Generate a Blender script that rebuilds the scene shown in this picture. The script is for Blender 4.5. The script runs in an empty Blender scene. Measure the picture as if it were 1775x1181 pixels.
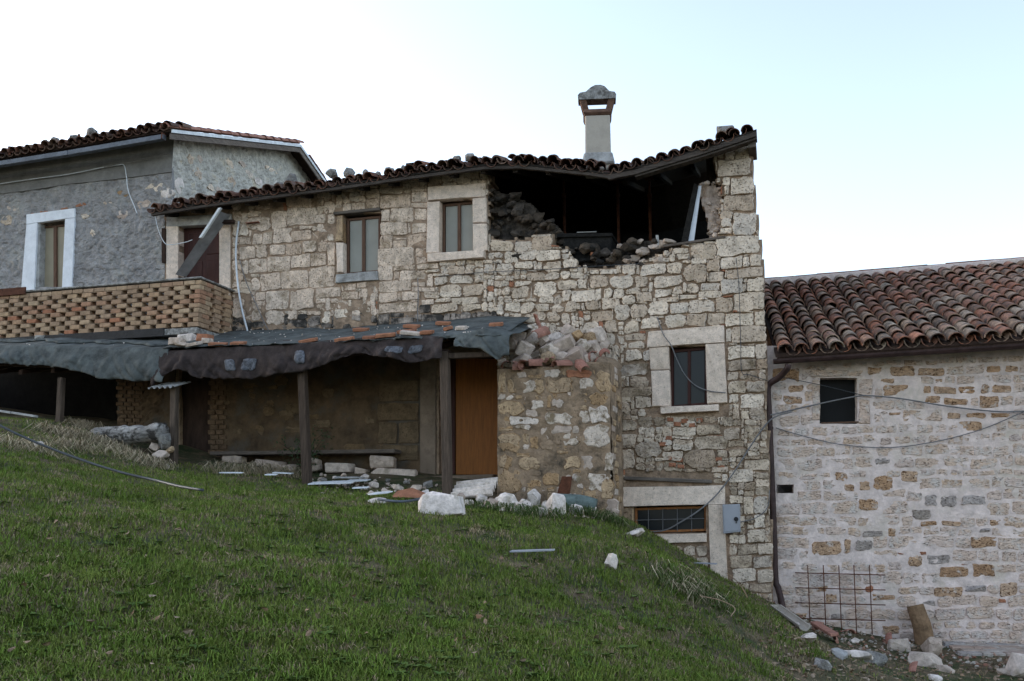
import bpy, bmesh, math, random
import numpy as np
from mathutils import Vector, Matrix, noise as mnoise
SC = bpy.context.scene
COL = SC.collection
R = math.radians
random.seed(7)

# ------------------------------------------------------------------ camera, sky, sun, exposure
PITCH = R(10.5); FPX = 1600.0; TW, TH = 1775.0, 1181.0
cam = bpy.data.cameras.new('camera'); cam.sensor_width = 36.0; cam.lens = FPX / TW * 36.0
cam.clip_start = 0.1; cam.clip_end = 5000
camo = bpy.data.objects.new('camera', cam); COL.objects.link(camo)
camo.location = (0, 0, 0); camo.rotation_euler = (R(90) + PITCH, 0, 0)
SC.camera = camo
SUN_EL, SUN_AZ = 12.0, -65.0          # low, behind the houses on the left
w = bpy.data.worlds.new('World'); SC.world = w; w.use_nodes = True
nt = w.node_tree; nt.nodes.clear()
wo = nt.nodes.new('ShaderNodeOutputWorld'); bg = nt.nodes.new('ShaderNodeBackground')
sky = nt.nodes.new('ShaderNodeTexSky'); sky.sky_type = 'NISHITA'; sky.sun_disc = False
sky.sun_elevation = R(SUN_EL); sky.sun_rotation = R(SUN_AZ)
sky.altitude = 400; sky.air_density = 1.0; sky.dust_density = 2.0; sky.ozone_density = 2.0
hs = nt.nodes.new('ShaderNodeHueSaturation'); hs.inputs['Saturation'].default_value = 0.66
nt.links.new(sky.outputs[0], hs.inputs['Color']); nt.links.new(hs.outputs[0], bg.inputs[0])
bg.inputs[1].default_value = 0.15
nt.links.new(bg.outputs[0], wo.inputs[0])
sl = bpy.data.lights.new('sun', 'SUN'); sl.energy = 0.25; sl.angle = R(12); sl.color = (1.0, 0.9, 0.8)
so = bpy.data.objects.new('sun', sl); COL.objects.link(so)
sdir = Vector((math.sin(R(SUN_AZ)) * math.cos(R(SUN_EL)), math.cos(R(SUN_AZ)) * math.cos(R(SUN_EL)), math.sin(R(SUN_EL))))
so.rotation_euler = (-sdir).to_track_quat('-Z', 'Y').to_euler()
SC.view_settings.view_transform = 'Standard'; SC.view_settings.look = 'None'
SC.view_settings.exposure = 1.95; SC.view_settings.gamma = 1.0
SC.render.engine = 'CYCLES'

# ------------------------------------------------------------------ frames (a wall plane: s along it, d out of it, z up)
def ray(px, py):
    x = (px - TW / 2) / FPX; y = -(py - TH / 2) / FPX
    return (x, math.cos(PITCH) - y * math.sin(PITCH), math.sin(PITCH) + y * math.cos(PITCH))
class Frame:
    def __init__(self, O, a):
        a = R(a); self.O = O; self.r = (math.cos(a), math.sin(a)); self.n = (math.sin(a), -math.cos(a)); self.a = a
    def W(self, s, d, z):
        return (self.O[0] + self.r[0] * s + self.n[0] * d, self.O[1] + self.r[1] * s + self.n[1] * d, z)
    def at(self, px, py, d=0.0):
        q = ray(px, py); t = (self.n[0] * self.O[0] + self.n[1] * self.O[1] + d) / (self.n[0] * q[0] + self.n[1] * q[1])
        ex, ey = q[0] * t - self.O[0], q[1] * t - self.O[1]
        return (ex * self.r[0] + ey * self.r[1], q[2] * t)
    def P(self, px, py, d=0.0):
        s, z = self.at(px, py, d); return self.W(s, d, z)
    def ats(self, px, py, s):
        q = ray(px, py); t = (self.r[0] * self.O[0] + self.r[1] * self.O[1] + s) / (self.r[0] * q[0] + self.r[1] * q[1])
        ex, ey = q[0] * t - self.O[0], q[1] * t - self.O[1]
        return (ex * self.n[0] + ey * self.n[1], q[2] * t)
    def inv(self, x, y):
        ex, ey = x - self.O[0], y - self.O[1]
        return (ex * self.r[0] + ey * self.r[1], ex * self.n[0] + ey * self.n[1])
M = Frame((0, 16.5), -16)
G = Frame((4.4, 15.45), -12)

# ------------------------------------------------------------------ materials
def pmat(name, cols, rough=0.9, nscale=5.0, namp=0.45, bump=0.5, bscale=28.0, pits=0.0, pitscale=45.0, stain=None,
         stainscale=1.2, stainlo=0.55, stainhi=0.7, metallic=0.0, stretch=None, spec=0.18, bdist=0.02, hue=None, attr=None):
    m = bpy.data.materials.new(name); m.use_nodes = True
    t = m.node_tree; t.nodes.clear(); N = t.nodes.new; L = t.links.new
    out = N('ShaderNodeOutputMaterial'); b = N('ShaderNodeBsdfPrincipled'); L(b.outputs[0], out.inputs[0])
    b.inputs['Roughness'].default_value = rough; b.inputs['Metallic'].default_value = metallic
    b.inputs['Specular IOR Level'].default_value = spec
    tc = N('ShaderNodeTexCoord'); oi = N('ShaderNodeObjectInfo'); ge = N('ShaderNodeNewGeometry')
    off = N('ShaderNodeVectorMath'); off.operation = 'SCALE'; off.inputs[0].default_value = (37, 11, 23); L(oi.outputs['Random'], off.inputs['Scale'])
    co = N('ShaderNodeVectorMath'); co.operation = 'ADD'; L(tc.outputs['Object'], co.inputs[0]); L(off.outputs[0], co.inputs[1])
    vec = co.outputs[0]
    if stretch:
        mp = N('ShaderNodeMapping'); mp.inputs['Scale'].default_value = stretch; L(vec, mp.inputs[0]); svec = mp.outputs[0]
    else: svec = vec
    a1 = N('ShaderNodeMath'); a1.operation = 'MULTIPLY_ADD'; L(ge.outputs['Random Per Island'], a1.inputs[0]); a1.inputs[1].default_value = 3.7; L(oi.outputs['Random'], a1.inputs[2])
    fr = N('ShaderNodeMath'); fr.operation = 'FRACT'; L(a1.outputs[0], fr.inputs[0])
    cr = N('ShaderNodeValToRGB'); e = cr.color_ramp.elements
    while len(e) < len(cols): e.new(0.5)
    for i, c in enumerate(cols):
        e[i].position = i / max(1, len(cols) - 1); e[i].color = (*c, 1)
    L(fr.outputs[0], cr.inputs[0]); col = cr.outputs[0]
    if attr:
        at = N('ShaderNodeAttribute'); at.attribute_name = attr; col = at.outputs['Color']
    n1 = N('ShaderNodeTexNoise'); n1.inputs['Scale'].default_value = nscale; n1.inputs['Detail'].default_value = 9; n1.inputs['Roughness'].default_value = 0.72
    L(svec, n1.inputs['Vector'])
    mr = N('ShaderNodeMapRange'); L(n1.outputs[0], mr.inputs[0]); mr.inputs[1].default_value = 0.34; mr.inputs[2].default_value = 0.66
    mr.inputs[3].default_value = 1 - namp; mr.inputs[4].default_value = 1 + namp
    mx = N('ShaderNodeMix'); mx.data_type = 'RGBA'; mx.blend_type = 'MULTIPLY'; mx.inputs[0].default_value = 1
    cmb = N('ShaderNodeCombineColor')
    for k in range(3): L(mr.outputs[0], cmb.inputs[k])
    L(col, mx.inputs[6]); L(cmb.outputs[0], mx.inputs[7]); col = mx.outputs[2]
    if stain:
        n2 = N('ShaderNodeTexNoise'); n2.inputs['Scale'].default_value = stainscale; n2.inputs['Detail'].default_value = 8; n2.inputs['Roughness'].default_value = 0.7
        L(vec, n2.inputs['Vector'])
        m2 = N('ShaderNodeMapRange'); L(n2.outputs[0], m2.inputs[0]); m2.inputs[1].default_value = stainlo; m2.inputs[2].default_value = stainhi
        x2 = N('ShaderNodeMix'); x2.data_type = 'RGBA'; L(m2.outputs[0], x2.inputs[0]); L(col, x2.inputs[6]); x2.inputs[7].default_value = (*stain, 1)
        col = x2.outputs[2]
    hgt = None
    n3 = N('ShaderNodeTexNoise'); n3.inputs['Scale'].default_value = bscale; n3.inputs['Detail'].default_value = 5; n3.inputs['Roughness'].default_value = 0.6
    L(svec, n3.inputs['Vector']); hgt = n3.outputs[0]
    if pits:
        n4 = N('ShaderNodeTexNoise'); n4.inputs['Scale'].default_value = pitscale; n4.inputs['Detail'].default_value = 2
        L(svec, n4.inputs['Vector'])
        m4 = N('ShaderNodeMapRange'); L(n4.outputs[0], m4.inputs[0]); m4.inputs[1].default_value = 0.60; m4.inputs[2].default_value = 0.68
        x4 = N('ShaderNodeMix'); x4.data_type = 'RGBA'; x4.blend_type = 'MULTIPLY'; ml = N('ShaderNodeMath'); ml.operation = 'MULTIPLY'
        L(m4.outputs[0], ml.inputs[0]); ml.inputs[1].default_value = pits; L(ml.outputs[0], x4.inputs[0])
        L(col, x4.inputs[6]); x4.inputs[7].default_value = (0.35, 0.28, 0.22, 1); col = x4.outputs[2]
        sb = N('ShaderNodeMath'); sb.operation = 'SUBTRACT'; L(hgt, sb.inputs[0]); L(ml.outputs[0], sb.inputs[1]); hgt = sb.outputs[0]
    bp = N('ShaderNodeBump'); bp.inputs['Strength'].default_value = bump; bp.inputs['Distance'].default_value = bdist
    L(hgt, bp.inputs['Height']); L(bp.outputs[0], b.inputs['Normal'])
    L(col, b.inputs['Base Color'])
    return m
def glassmat(name, col, rough=0.15, alpha=None):
    m = bpy.data.materials.new(name); m.use_nodes = True; b = m.node_tree.nodes['Principled BSDF']
    t = m.node_tree; N = t.nodes.new; L = t.links.new
    tc = N('ShaderNodeTexCoord'); n = N('ShaderNodeTexNoise'); n.inputs['Scale'].default_value = 3.0; n.inputs['Detail'].default_value = 5; L(tc.outputs['Object'], n.inputs['Vector'])
    mr = N('ShaderNodeMapRange'); L(n.outputs[0], mr.inputs[0]); mr.inputs[3].default_value = 0.75; mr.inputs[4].default_value = 1.2
    mx = N('ShaderNodeMix'); mx.data_type = 'RGBA'; mx.blend_type = 'MULTIPLY'; mx.inputs[0].default_value = 1; mx.inputs[6].default_value = (*col, 1)
    c = N('ShaderNodeCombineColor')
    for k in range(3): L(mr.outputs[0], c.inputs[k])
    L(c.outputs[0], mx.inputs[7]); L(mx.outputs[2], b.inputs['Base Color'])
    b.inputs['Roughness'].default_value = rough; b.inputs['Specular IOR Level'].default_value = 0.25
    return m
MT = {}
MT['stone'] = pmat('limestone', [(0.600, 0.472, 0.360), (0.701, 0.577, 0.454), (0.462, 0.350, 0.257), (0.637, 0.525, 0.423), (0.743, 0.608, 0.478), (0.584, 0.495, 0.415), (0.644, 0.513, 0.386), (0.508, 0.392, 0.295), (0.712, 0.599, 0.489)], nscale=6, namp=0.36, bump=1.0, bscale=18, bdist=0.03, pits=0.7, pitscale=34, stain=(0.20, 0.15, 0.10), stainscale=3.0, stainlo=0.54, stainhi=0.72)
MT['ashstone'] = pmat('tan_ashlar', [(0.626, 0.486, 0.378), (0.672, 0.537, 0.428), (0.580, 0.433, 0.324), (0.650, 0.516, 0.407)], nscale=5, namp=0.4, bump=1.0, bscale=22, bdist=0.03, pits=0.8, pitscale=42, stain=(0.26, 0.19, 0.12), stainscale=3.0, stainlo=0.52, stainhi=0.68)
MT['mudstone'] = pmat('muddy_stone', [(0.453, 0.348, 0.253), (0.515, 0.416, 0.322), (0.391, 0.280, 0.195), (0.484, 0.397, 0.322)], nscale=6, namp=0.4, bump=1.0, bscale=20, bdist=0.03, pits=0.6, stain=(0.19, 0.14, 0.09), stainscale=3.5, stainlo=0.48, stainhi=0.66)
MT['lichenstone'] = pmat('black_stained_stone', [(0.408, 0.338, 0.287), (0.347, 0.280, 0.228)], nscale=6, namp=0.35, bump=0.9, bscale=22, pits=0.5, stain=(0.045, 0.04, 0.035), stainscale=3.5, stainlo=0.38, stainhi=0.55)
MT['ashlar'] = pmat('dressed_limestone', [(0.672, 0.543, 0.442), (0.714, 0.580, 0.478), (0.610, 0.486, 0.385)], nscale=9, namp=0.22, bump=0.6, bscale=40, pits=0.6, pitscale=60, stain=(0.2, 0.17, 0.13), stainscale=2.2, stainlo=0.6, stainhi=0.8)
MT['mortar'] = pmat('earth_mortar', [(0.302, 0.212, 0.147), (0.302, 0.212, 0.147)], nscale=6, namp=0.5, bump=0.9, bscale=30, stain=(0.14, 0.10, 0.065), stainscale=1.4, stainlo=0.5, stainhi=0.7)
MT['plaster'] = pmat('porch_shaded_brown_plaster', [(0.093, 0.061, 0.036), (0.093, 0.061, 0.036)], nscale=3, namp=0.45, bump=0.8, bscale=22, stain=(0.09, 0.075, 0.06), stainscale=1.3, stainlo=0.48, stainhi=0.62)  # brown plaster, with the shade under the porch put into its colour
MT['porchjamb'] = pmat('dark_tan_jamb', [(0.187, 0.139, 0.103), (0.187, 0.139, 0.103)], nscale=5, namp=0.35, bump=0.5, bscale=26, stain=(0.12, 0.095, 0.07), stainscale=2.5, stainlo=0.5, stainhi=0.7)  # dark tan with darker noise patches
MT['porchbrick'] = pmat('dark_porch_brick', [(0.119, 0.073, 0.042), (0.140, 0.091, 0.056), (0.098, 0.059, 0.035)], nscale=9, namp=0.3, bump=0.6, bscale=40)  # darker brown than the balcony brick
MT['porchstone'] = pmat('dark_brown_porch_stone', [(0.150, 0.097, 0.052), (0.120, 0.083, 0.049), (0.165, 0.115, 0.070)], nscale=6, namp=0.35, bump=0.8, bscale=26, pits=0.6)  # darker brown tones than the outer wall stone
MT['annexmortar'] = pmat('grey_brown_mortar', [(0.260, 0.183, 0.122), (0.260, 0.183, 0.122)], nscale=4, namp=0.4, bump=1.0, bscale=26, stain=(0.06, 0.047, 0.034), stainscale=2.2, stainlo=0.52, stainhi=0.66)
MT['annexstone'] = pmat('tufa_stone', [(0.391, 0.247, 0.131), (0.319, 0.204, 0.112), (0.453, 0.320, 0.199), (0.360, 0.257, 0.170)], nscale=8, namp=0.35, bump=1.0, bscale=35, pits=0.8, pitscale=40)
MT['whitestone'] = pmat('white_limestone', [(0.666, 0.579, 0.519), (0.582, 0.492, 0.431), (0.645, 0.569, 0.529)], nscale=7, namp=0.35, bump=0.7, bscale=25, stain=(0.30, 0.25, 0.18), stainscale=5, stainlo=0.5, stainhi=0.68)
MT['paleannex'] = pmat('pale_annex_stone', [(0.624, 0.521, 0.441), (0.541, 0.444, 0.363), (0.666, 0.569, 0.500)], nscale=7, namp=0.3, bump=0.9, bscale=22, pits=0.5, pitscale=30, stain=(0.22, 0.165, 0.105), stainscale=5, stainlo=0.5, stainhi=0.62)
MT['greyrock'] = pmat('lichen_rock', [(0.20, 0.19, 0.175), (0.27, 0.25, 0.23), (0.16, 0.15, 0.14)], nscale=14, namp=0.5, bump=1.0, bscale=40, bdist=0.03)
MT['rubble'] = pmat('rubble_stone', [(0.494, 0.404, 0.339), (0.415, 0.325, 0.263), (0.573, 0.466, 0.390), (0.327, 0.246, 0.195)], nscale=9, namp=0.3, bump=0.8, bscale=30, stain=(0.25, 0.2, 0.15), stainscale=4, stainlo=0.55, stainhi=0.75)
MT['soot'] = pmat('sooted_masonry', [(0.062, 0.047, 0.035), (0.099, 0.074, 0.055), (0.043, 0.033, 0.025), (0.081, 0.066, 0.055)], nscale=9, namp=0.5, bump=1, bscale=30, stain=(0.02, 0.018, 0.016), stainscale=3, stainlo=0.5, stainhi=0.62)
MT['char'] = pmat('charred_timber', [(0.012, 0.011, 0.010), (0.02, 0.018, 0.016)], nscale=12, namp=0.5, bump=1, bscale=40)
MT['interior'] = pmat('soot_and_shade_black', [(0.013, 0.012, 0.011), (0.013, 0.012, 0.011)], nscale=4, namp=0.4, bump=0.5, bscale=12)  # near-black: soot and the shade of room and cellar are both in the colour
MT['render'] = pmat('grey_render', [(0.281, 0.265, 0.257), (0.281, 0.265, 0.257)], nscale=5, namp=0.35, bump=1.0, bscale=16, bdist=0.06, stain=(0.36, 0.345, 0.32), stainscale=1.6, stainlo=0.5, stainhi=0.66)
MT['band'] = pmat('smooth_grey_render', [(0.20, 0.19, 0.18), (0.20, 0.19, 0.18)], nscale=3, namp=0.25, bump=0.3, bscale=30)
MT['gable'] = pmat('gable_render', [(0.484, 0.451, 0.396), (0.484, 0.451, 0.396)], nscale=5, namp=0.35, bump=1.0, bscale=14, bdist=0.07, stain=(0.5, 0.42, 0.3), stainscale=2.5, stainlo=0.58, stainhi=0.7)
MT['paint'] = pmat('white_painted_stone', [(0.74, 0.75, 0.78), (0.70, 0.71, 0.74)], nscale=5, namp=0.12, bump=0.4, bscale=30, stain=(0.45, 0.43, 0.41), stainscale=3, stainlo=0.64, stainhi=0.78)
MT['lime'] = pmat('lime_mortar', [(0.643, 0.527, 0.477), (0.643, 0.527, 0.477)], nscale=6, namp=0.22, bump=0.9, bscale=18, stain=(0.50, 0.43, 0.34), stainscale=1.4, stainlo=0.52, stainhi=0.72)
MT['coursed'] = pmat('coursed_stone', [(0.607, 0.451, 0.361), (0.596, 0.442, 0.339), (0.612, 0.466, 0.388), (0.552, 0.390, 0.280), (0.596, 0.447, 0.352), (0.612, 0.475, 0.402), (0.607, 0.451, 0.357), (0.518, 0.409, 0.361), (0.585, 0.428, 0.325), (0.602, 0.456, 0.371)], nscale=9, namp=0.26, bump=1.0, bscale=20, bdist=0.03, pits=0.6, pitscale=26, stretch=(1, 1, 2.4), stain=(0.61, 0.53, 0.475), stainscale=6, stainlo=0.48, stainhi=0.62)
MT['tufawall'] = pmat('brown_tufa', [(0.432, 0.259, 0.147), (0.497, 0.326, 0.211), (0.378, 0.221, 0.122), (0.518, 0.355, 0.245), (0.454, 0.288, 0.176)], nscale=9, namp=0.4, bump=1.0, bscale=24, bdist=0.04, pits=1.0, pitscale=30, stretch=(1, 1, 1.6), stain=(0.61, 0.53, 0.475), stainscale=7, stainlo=0.55, stainhi=0.68)
MT['greywall'] = pmat('grey_wall_stone', [(0.377, 0.323, 0.306), (0.325, 0.268, 0.228), (0.416, 0.354, 0.324)], nscale=9, namp=0.4, bump=1.0, bscale=24, bdist=0.03, pits=0.6, pitscale=30, stretch=(1, 1, 2))
MT['brick'] = pmat('buff_brick', [(0.335, 0.221, 0.143), (0.409, 0.294, 0.191), (0.316, 0.171, 0.106), (0.372, 0.255, 0.170), (0.279, 0.186, 0.122), (0.391, 0.265, 0.164), (0.344, 0.186, 0.117)], nscale=9, namp=0.3, bump=0.6, bscale=45)
MT['redbrick'] = pmat('red_brick', [(0.30, 0.13, 0.075), (0.36, 0.16, 0.09), (0.24, 0.105, 0.065)], nscale=10, namp=0.3, bump=0.7, bscale=40)
MT['tile'] = pmat('clay_tile', [(0.314, 0.125, 0.073), (0.381, 0.155, 0.093), (0.179, 0.090, 0.060), (0.403, 0.280, 0.195), (0.224, 0.115, 0.079), (0.426, 0.190, 0.121), (0.146, 0.090, 0.065), (0.448, 0.350, 0.260), (0.291, 0.135, 0.093), (0.370, 0.250, 0.177), (0.347, 0.145, 0.093)], nscale=9, namp=0.4, bump=0.6, bscale=35, stain=(0.085, 0.07, 0.06), stainscale=7, stainlo=0.46, stainhi=0.62)
MT['darktile'] = pmat('weathered_tile', [(0.16, 0.075, 0.05), (0.11, 0.058, 0.042), (0.20, 0.09, 0.055), (0.14, 0.085, 0.065), (0.22, 0.14, 0.10), (0.10, 0.06, 0.05)], nscale=10, namp=0.4, bump=0.7, bscale=35, stain=(0.06, 0.05, 0.045), stainscale=10, stainlo=0.5, stainhi=0.66)
MT['redtile'] = pmat('red_verge_tile', [(0.295, 0.134, 0.097), (0.344, 0.176, 0.132), (0.246, 0.109, 0.079)], nscale=9, namp=0.3, bump=0.5, bscale=35)
MT['wood'] = pmat('grey_weathered_wood', [(0.15, 0.12, 0.10), (0.19, 0.16, 0.135), (0.12, 0.095, 0.078)], nscale=4, namp=0.4, bump=0.8, bscale=16, stretch=(1.0, 1.0, 9.0))
MT['eavewood'] = pmat('blackened_eave_board', [(0.062, 0.05, 0.042), (0.08, 0.064, 0.054)], nscale=10, namp=0.5, bump=0.9, bscale=20, stretch=(0.3, 0.3, 4.0))
MT['roofwood'] = pmat('near_black_timber', [(0.02, 0.016, 0.013), (0.026, 0.02, 0.016)], nscale=9, namp=0.4, bump=0.5, bscale=18)  # near-black timber for the roof underside and rafters
MT['postwood'] = pmat('weathered_post', [(0.081, 0.056, 0.041), (0.098, 0.073, 0.056), (0.066, 0.046, 0.034)], nscale=5, namp=0.5, bump=0.9, bscale=14, stretch=(7.0, 7.0, 0.5))
MT['woodh'] = pmat('weathered_board', [(0.12, 0.10, 0.085), (0.15, 0.125, 0.105)], nscale=10, namp=0.45, bump=0.8, bscale=22, stretch=(0.25, 0.25, 3.0))
MT['darkwood'] = pmat('dark_timber', [(0.042, 0.025, 0.018), (0.033, 0.019, 0.014)], nscale=9, namp=0.4, bump=0.5, bscale=18, stretch=(1, 1, 0.3))
MT['reddoor'] = pmat('dark_red_door', [(0.05, 0.018, 0.014), (0.05, 0.018, 0.014)], nscale=8, namp=0.3, bump=0.3, bscale=18, stretch=(1, 1, 0.2), rough=0.6)
MT['orangedoor'] = pmat('orange_wood_door', [(0.230, 0.080, 0.015), (0.230, 0.080, 0.015)], nscale=8, namp=0.25, bump=0.2, bscale=18, stretch=(4, 4, 0.3), rough=0.5)
MT['frame'] = pmat('brown_window_frame', [(0.13, 0.07, 0.045), (0.10, 0.055, 0.035)], nscale=10, namp=0.3, bump=0.4, bscale=20, stretch=(3, 3, 0.5), rough=0.7)
MT['orangeframe'] = pmat('orange_window_frame', [(0.30, 0.13, 0.05), (0.26, 0.11, 0.045)], nscale=10, namp=0.3, bump=0.3, bscale=20)
MT['pane'] = glassmat('grey_backed_glass', (0.30, 0.285, 0.245), 0.5)
MT['panetan'] = glassmat('tan_backed_glass', (0.31, 0.26, 0.18), 0.5)
MT['panedark'] = glassmat('dark_glass', (0.012, 0.014, 0.017), 0.2)
MT['void'] = glassmat('unlit_opening', (0.012, 0.012, 0.012), 0.8)
MT['concrete'] = pmat('grey_concrete', [(0.33, 0.32, 0.31), (0.36, 0.35, 0.33)], nscale=7, namp=0.3, bump=0.7, bscale=30, stain=(0.15, 0.14, 0.13), stainscale=4, stainlo=0.52, stainhi=0.7)
MT['capstone'] = pmat('lichen_concrete', [(0.26, 0.25, 0.235), (0.26, 0.25, 0.235)], nscale=14, namp=0.55, bump=0.9, bscale=40, stain=(0.12, 0.11, 0.10), stainscale=9, stainlo=0.5, stainhi=0.6)
MT['chimney'] = pmat('chimney_render', [(0.400, 0.352, 0.296), (0.400, 0.352, 0.296)], nscale=3, namp=0.15, bump=0.3, bscale=30, stain=(0.28, 0.24, 0.2), stainscale=3, stainlo=0.55, stainhi=0.75)
MT['clay'] = pmat('brown_clay_pot', [(0.124, 0.069, 0.045), (0.099, 0.054, 0.036)], nscale=8, namp=0.4, bump=0.5, bscale=30)
MT['feltblue'] = pmat('blue_grey_felt', [(0.086, 0.093, 0.090), (0.086, 0.093, 0.090)], nscale=3.5, namp=0.45, bump=0.25, bscale=80, stain=(0.03, 0.032, 0.032), stainscale=3.2, stainlo=0.52, stainhi=0.7, rough=0.9)
MT['feltbrown'] = pmat('brown_felt', [(0.036, 0.026, 0.024), (0.036, 0.026, 0.024)], nscale=5, namp=0.5, bump=0.5, bscale=50, stain=(0.085, 0.07, 0.066), stainscale=3.5, stainlo=0.55, stainhi=0.75, rough=0.85)
MT['patch'] = pmat('pale_felt_patch', [(0.105, 0.108, 0.122), (0.084, 0.087, 0.098)], nscale=18, namp=0.7, bump=0.5, bscale=60)
MT['tarp'] = pmat('black_bitumen', [(0.018, 0.018, 0.02), (0.018, 0.018, 0.02)], nscale=6, namp=0.4, bump=0.5, bscale=30, rough=0.6)
MT['metal'] = pmat('galvanised_gutter', [(0.115, 0.125, 0.145), (0.115, 0.125, 0.145)], nscale=6, namp=0.3, bump=0.15, bscale=30, rough=0.55, metallic=0.4)
MT['whitemetal'] = pmat('white_fascia', [(0.66, 0.67, 0.68), (0.62, 0.63, 0.64)], nscale=7, namp=0.22, bump=0.1, bscale=30, rough=0.5)
MT['greymetal'] = pmat('grey_enamel', [(0.30, 0.305, 0.33), (0.30, 0.305, 0.33)], nscale=5, namp=0.06, bump=0.05, bscale=30, rough=0.45)
MT['brownpipe'] = pmat('dark_brown_pipe', [(0.045, 0.026, 0.024), (0.045, 0.026, 0.024)], nscale=6, namp=0.4, bump=0.15, bscale=30, rough=0.5)
MT['rust'] = pmat('rust', [(0.112, 0.043, 0.023), (0.084, 0.033, 0.020)], nscale=14, namp=0.4, bump=0.5, bscale=50)
MT['cable'] = pmat('grey_cable', [(0.161, 0.156, 0.157), (0.161, 0.156, 0.157)], nscale=8, namp=0.2, bump=0.1, rough=0.6)
MT['whitecable'] = pmat('white_cable', [(0.60, 0.62, 0.65), (0.60, 0.62, 0.65)], nscale=8, namp=0.15, bump=0.1, rough=0.6)
MT['blackcable'] = pmat('dark_cable', [(0.05, 0.055, 0.06), (0.05, 0.055, 0.06)], nscale=8, namp=0.3, bump=0.1, rough=0.5)
MT['paver'] = pmat('paver', [(0.34, 0.27, 0.22), (0.38, 0.33, 0.29), (0.36, 0.25, 0.19), (0.33, 0.30, 0.28)], nscale=9, namp=0.3, bump=0.5, bscale=40)
MT['soil'] = pmat('soil_and_thatch', [(0.125, 0.092, 0.056), (0.125, 0.092, 0.056)], nscale=3, namp=0.5, bump=1, bscale=18, bdist=0.05, stain=(0.04, 0.055, 0.02), stainscale=2.0, stainlo=0.42, stainhi=0.6)
MT['grass'] = pmat('grass_blade', [(0.1, 0.1, 0.1), (0.1, 0.1, 0.1)], nscale=1.2, namp=0.2, bump=0.0, rough=0.7, attr='tint', spec=0.05)
MT['leaf'] = pmat('dead_leaf', [(0.24, 0.15, 0.09), (0.30, 0.22, 0.15), (0.16, 0.09, 0.05), (0.34, 0.27, 0.2)], nscale=20, namp=0.3, bump=0.3)
MT['greenleaf'] = pmat('shrub_leaf', [(0.035, 0.055, 0.025), (0.05, 0.07, 0.03)], nscale=20, namp=0.3, bump=0.2)
MT['log'] = pmat('weathered_log', [(0.30, 0.28, 0.26), (0.30, 0.28, 0.26)], nscale=5, namp=0.75, bump=1.0, bscale=14, bdist=0.06, stretch=(0.5, 0.5, 2.5), stain=(0.05, 0.045, 0.04), stainscale=4, stainlo=0.5, stainhi=0.58)
MT['stump'] = pmat('cut_wood', [(0.186, 0.116, 0.066), (0.186, 0.116, 0.066)], nscale=8, namp=0.4, bump=0.7, bscale=20, stain=(0.09, 0.06, 0.045), stainscale=3, stainlo=0.52, stainhi=0.7)
MT['whiteboard'] = pmat('white_board', [(0.62, 0.64, 0.68), (0.62, 0.64, 0.68)], nscale=4, namp=0.1, bump=0.1)
MT['greyboard'] = pmat('grey_panel', [(0.24, 0.235, 0.24), (0.24, 0.235, 0.24)], nscale=4, namp=0.25, bump=0.2)

# ------------------------------------------------------------------ builders
def obj(name, V, F, mat, parent=None, smooth=False, kind=None, label=None):
    me = bpy.data.meshes.new(name); me.from_pydata([tuple(v) for v in V], [], F); me.update()
    if isinstance(mat, str): mat = MT[mat]
    me.materials.append(mat)
    if smooth:
        me.shade_smooth()
        if name in ('stone', 'small_stones', 'brick', 'lintel', 'jamb', 'sill'): me.set_sharp_from_angle(angle=R(28))
    o = bpy.data.objects.new(name, me); COL.objects.link(o)
    if parent is not None: setpar(o, parent)
    if kind: o['kind'] = kind
    if label: o['label'] = label
    return o
def worldpos(o):
    p = Vector(o.location)
    return p
ROOTLOC = {}
def setpar(o, parent):
    o.parent = parent
    l = ROOTLOC.get(parent.name)
    if l is not None: o.matrix_parent_inverse = Matrix.Translation(-Vector(l))
    # a part built in world space keeps an identity origin, so its own children need no offset
def thing(name, label, cat, loc, group=None):
    o = bpy.data.objects.new(name, None); COL.objects.link(o); o.location = loc; o.empty_display_size = 0.3
    ROOTLOC[o.name] = tuple(loc); tag(o, label, cat, group); return o
def tag(o, label, cat, group=None):
    o['label'] = label; o['category'] = cat
    if group: o['group'] = group
    return o
class MB:
    def __init__(self): self.V = []; self.F = []
    def add(self, V, F):
        k = len(self.V); self.V += [tuple(v) for v in V]; self.F += [tuple(i + k for i in f) for f in F]; return self
    def obj(self, *a, **k): return obj(a[0], self.V, self.F, *a[1:], **k)
def prism(pts, off, cap=True):
    """pts polygon (3D), off vector: closed prism"""
    n = len(pts); off = Vector(off)
    V = [Vector(p) for p in pts] + [Vector(p) + off for p in pts]
    F = [tuple(range(n)), tuple(range(2 * n - 1, n - 1, -1))] + [(i, i + n, (i + 1) % n + n, (i + 1) % n) for i in range(n)]
    return V, F
def hexa(c8, ch=0.0):
    """box from 8 corners (bottom loop 4, top loop 4), optionally bevelled"""
    F = [(0, 3, 2, 1), (4, 5, 6, 7), (0, 1, 5, 4), (1, 2, 6, 5), (2, 3, 7, 6), (3, 0, 4, 7)]
    if ch <= 0: return [Vector(c) for c in c8], F
    bm = bmesh.new(); vs = [bm.verts.new(c) for c in c8]
    for f in F: bm.faces.new([vs[i] for i in f])
    bmesh.ops.bevel(bm, geom=bm.edges[:] , offset=ch, segments=1, affect='EDGES', clamp_overlap=True)
    bm.verts.index_update()
    V = [v.co.copy() for v in bm.verts]; FF = [tuple(v.index for v in f.verts) for f in bm.faces]; bm.free()
    return V, FF
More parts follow.
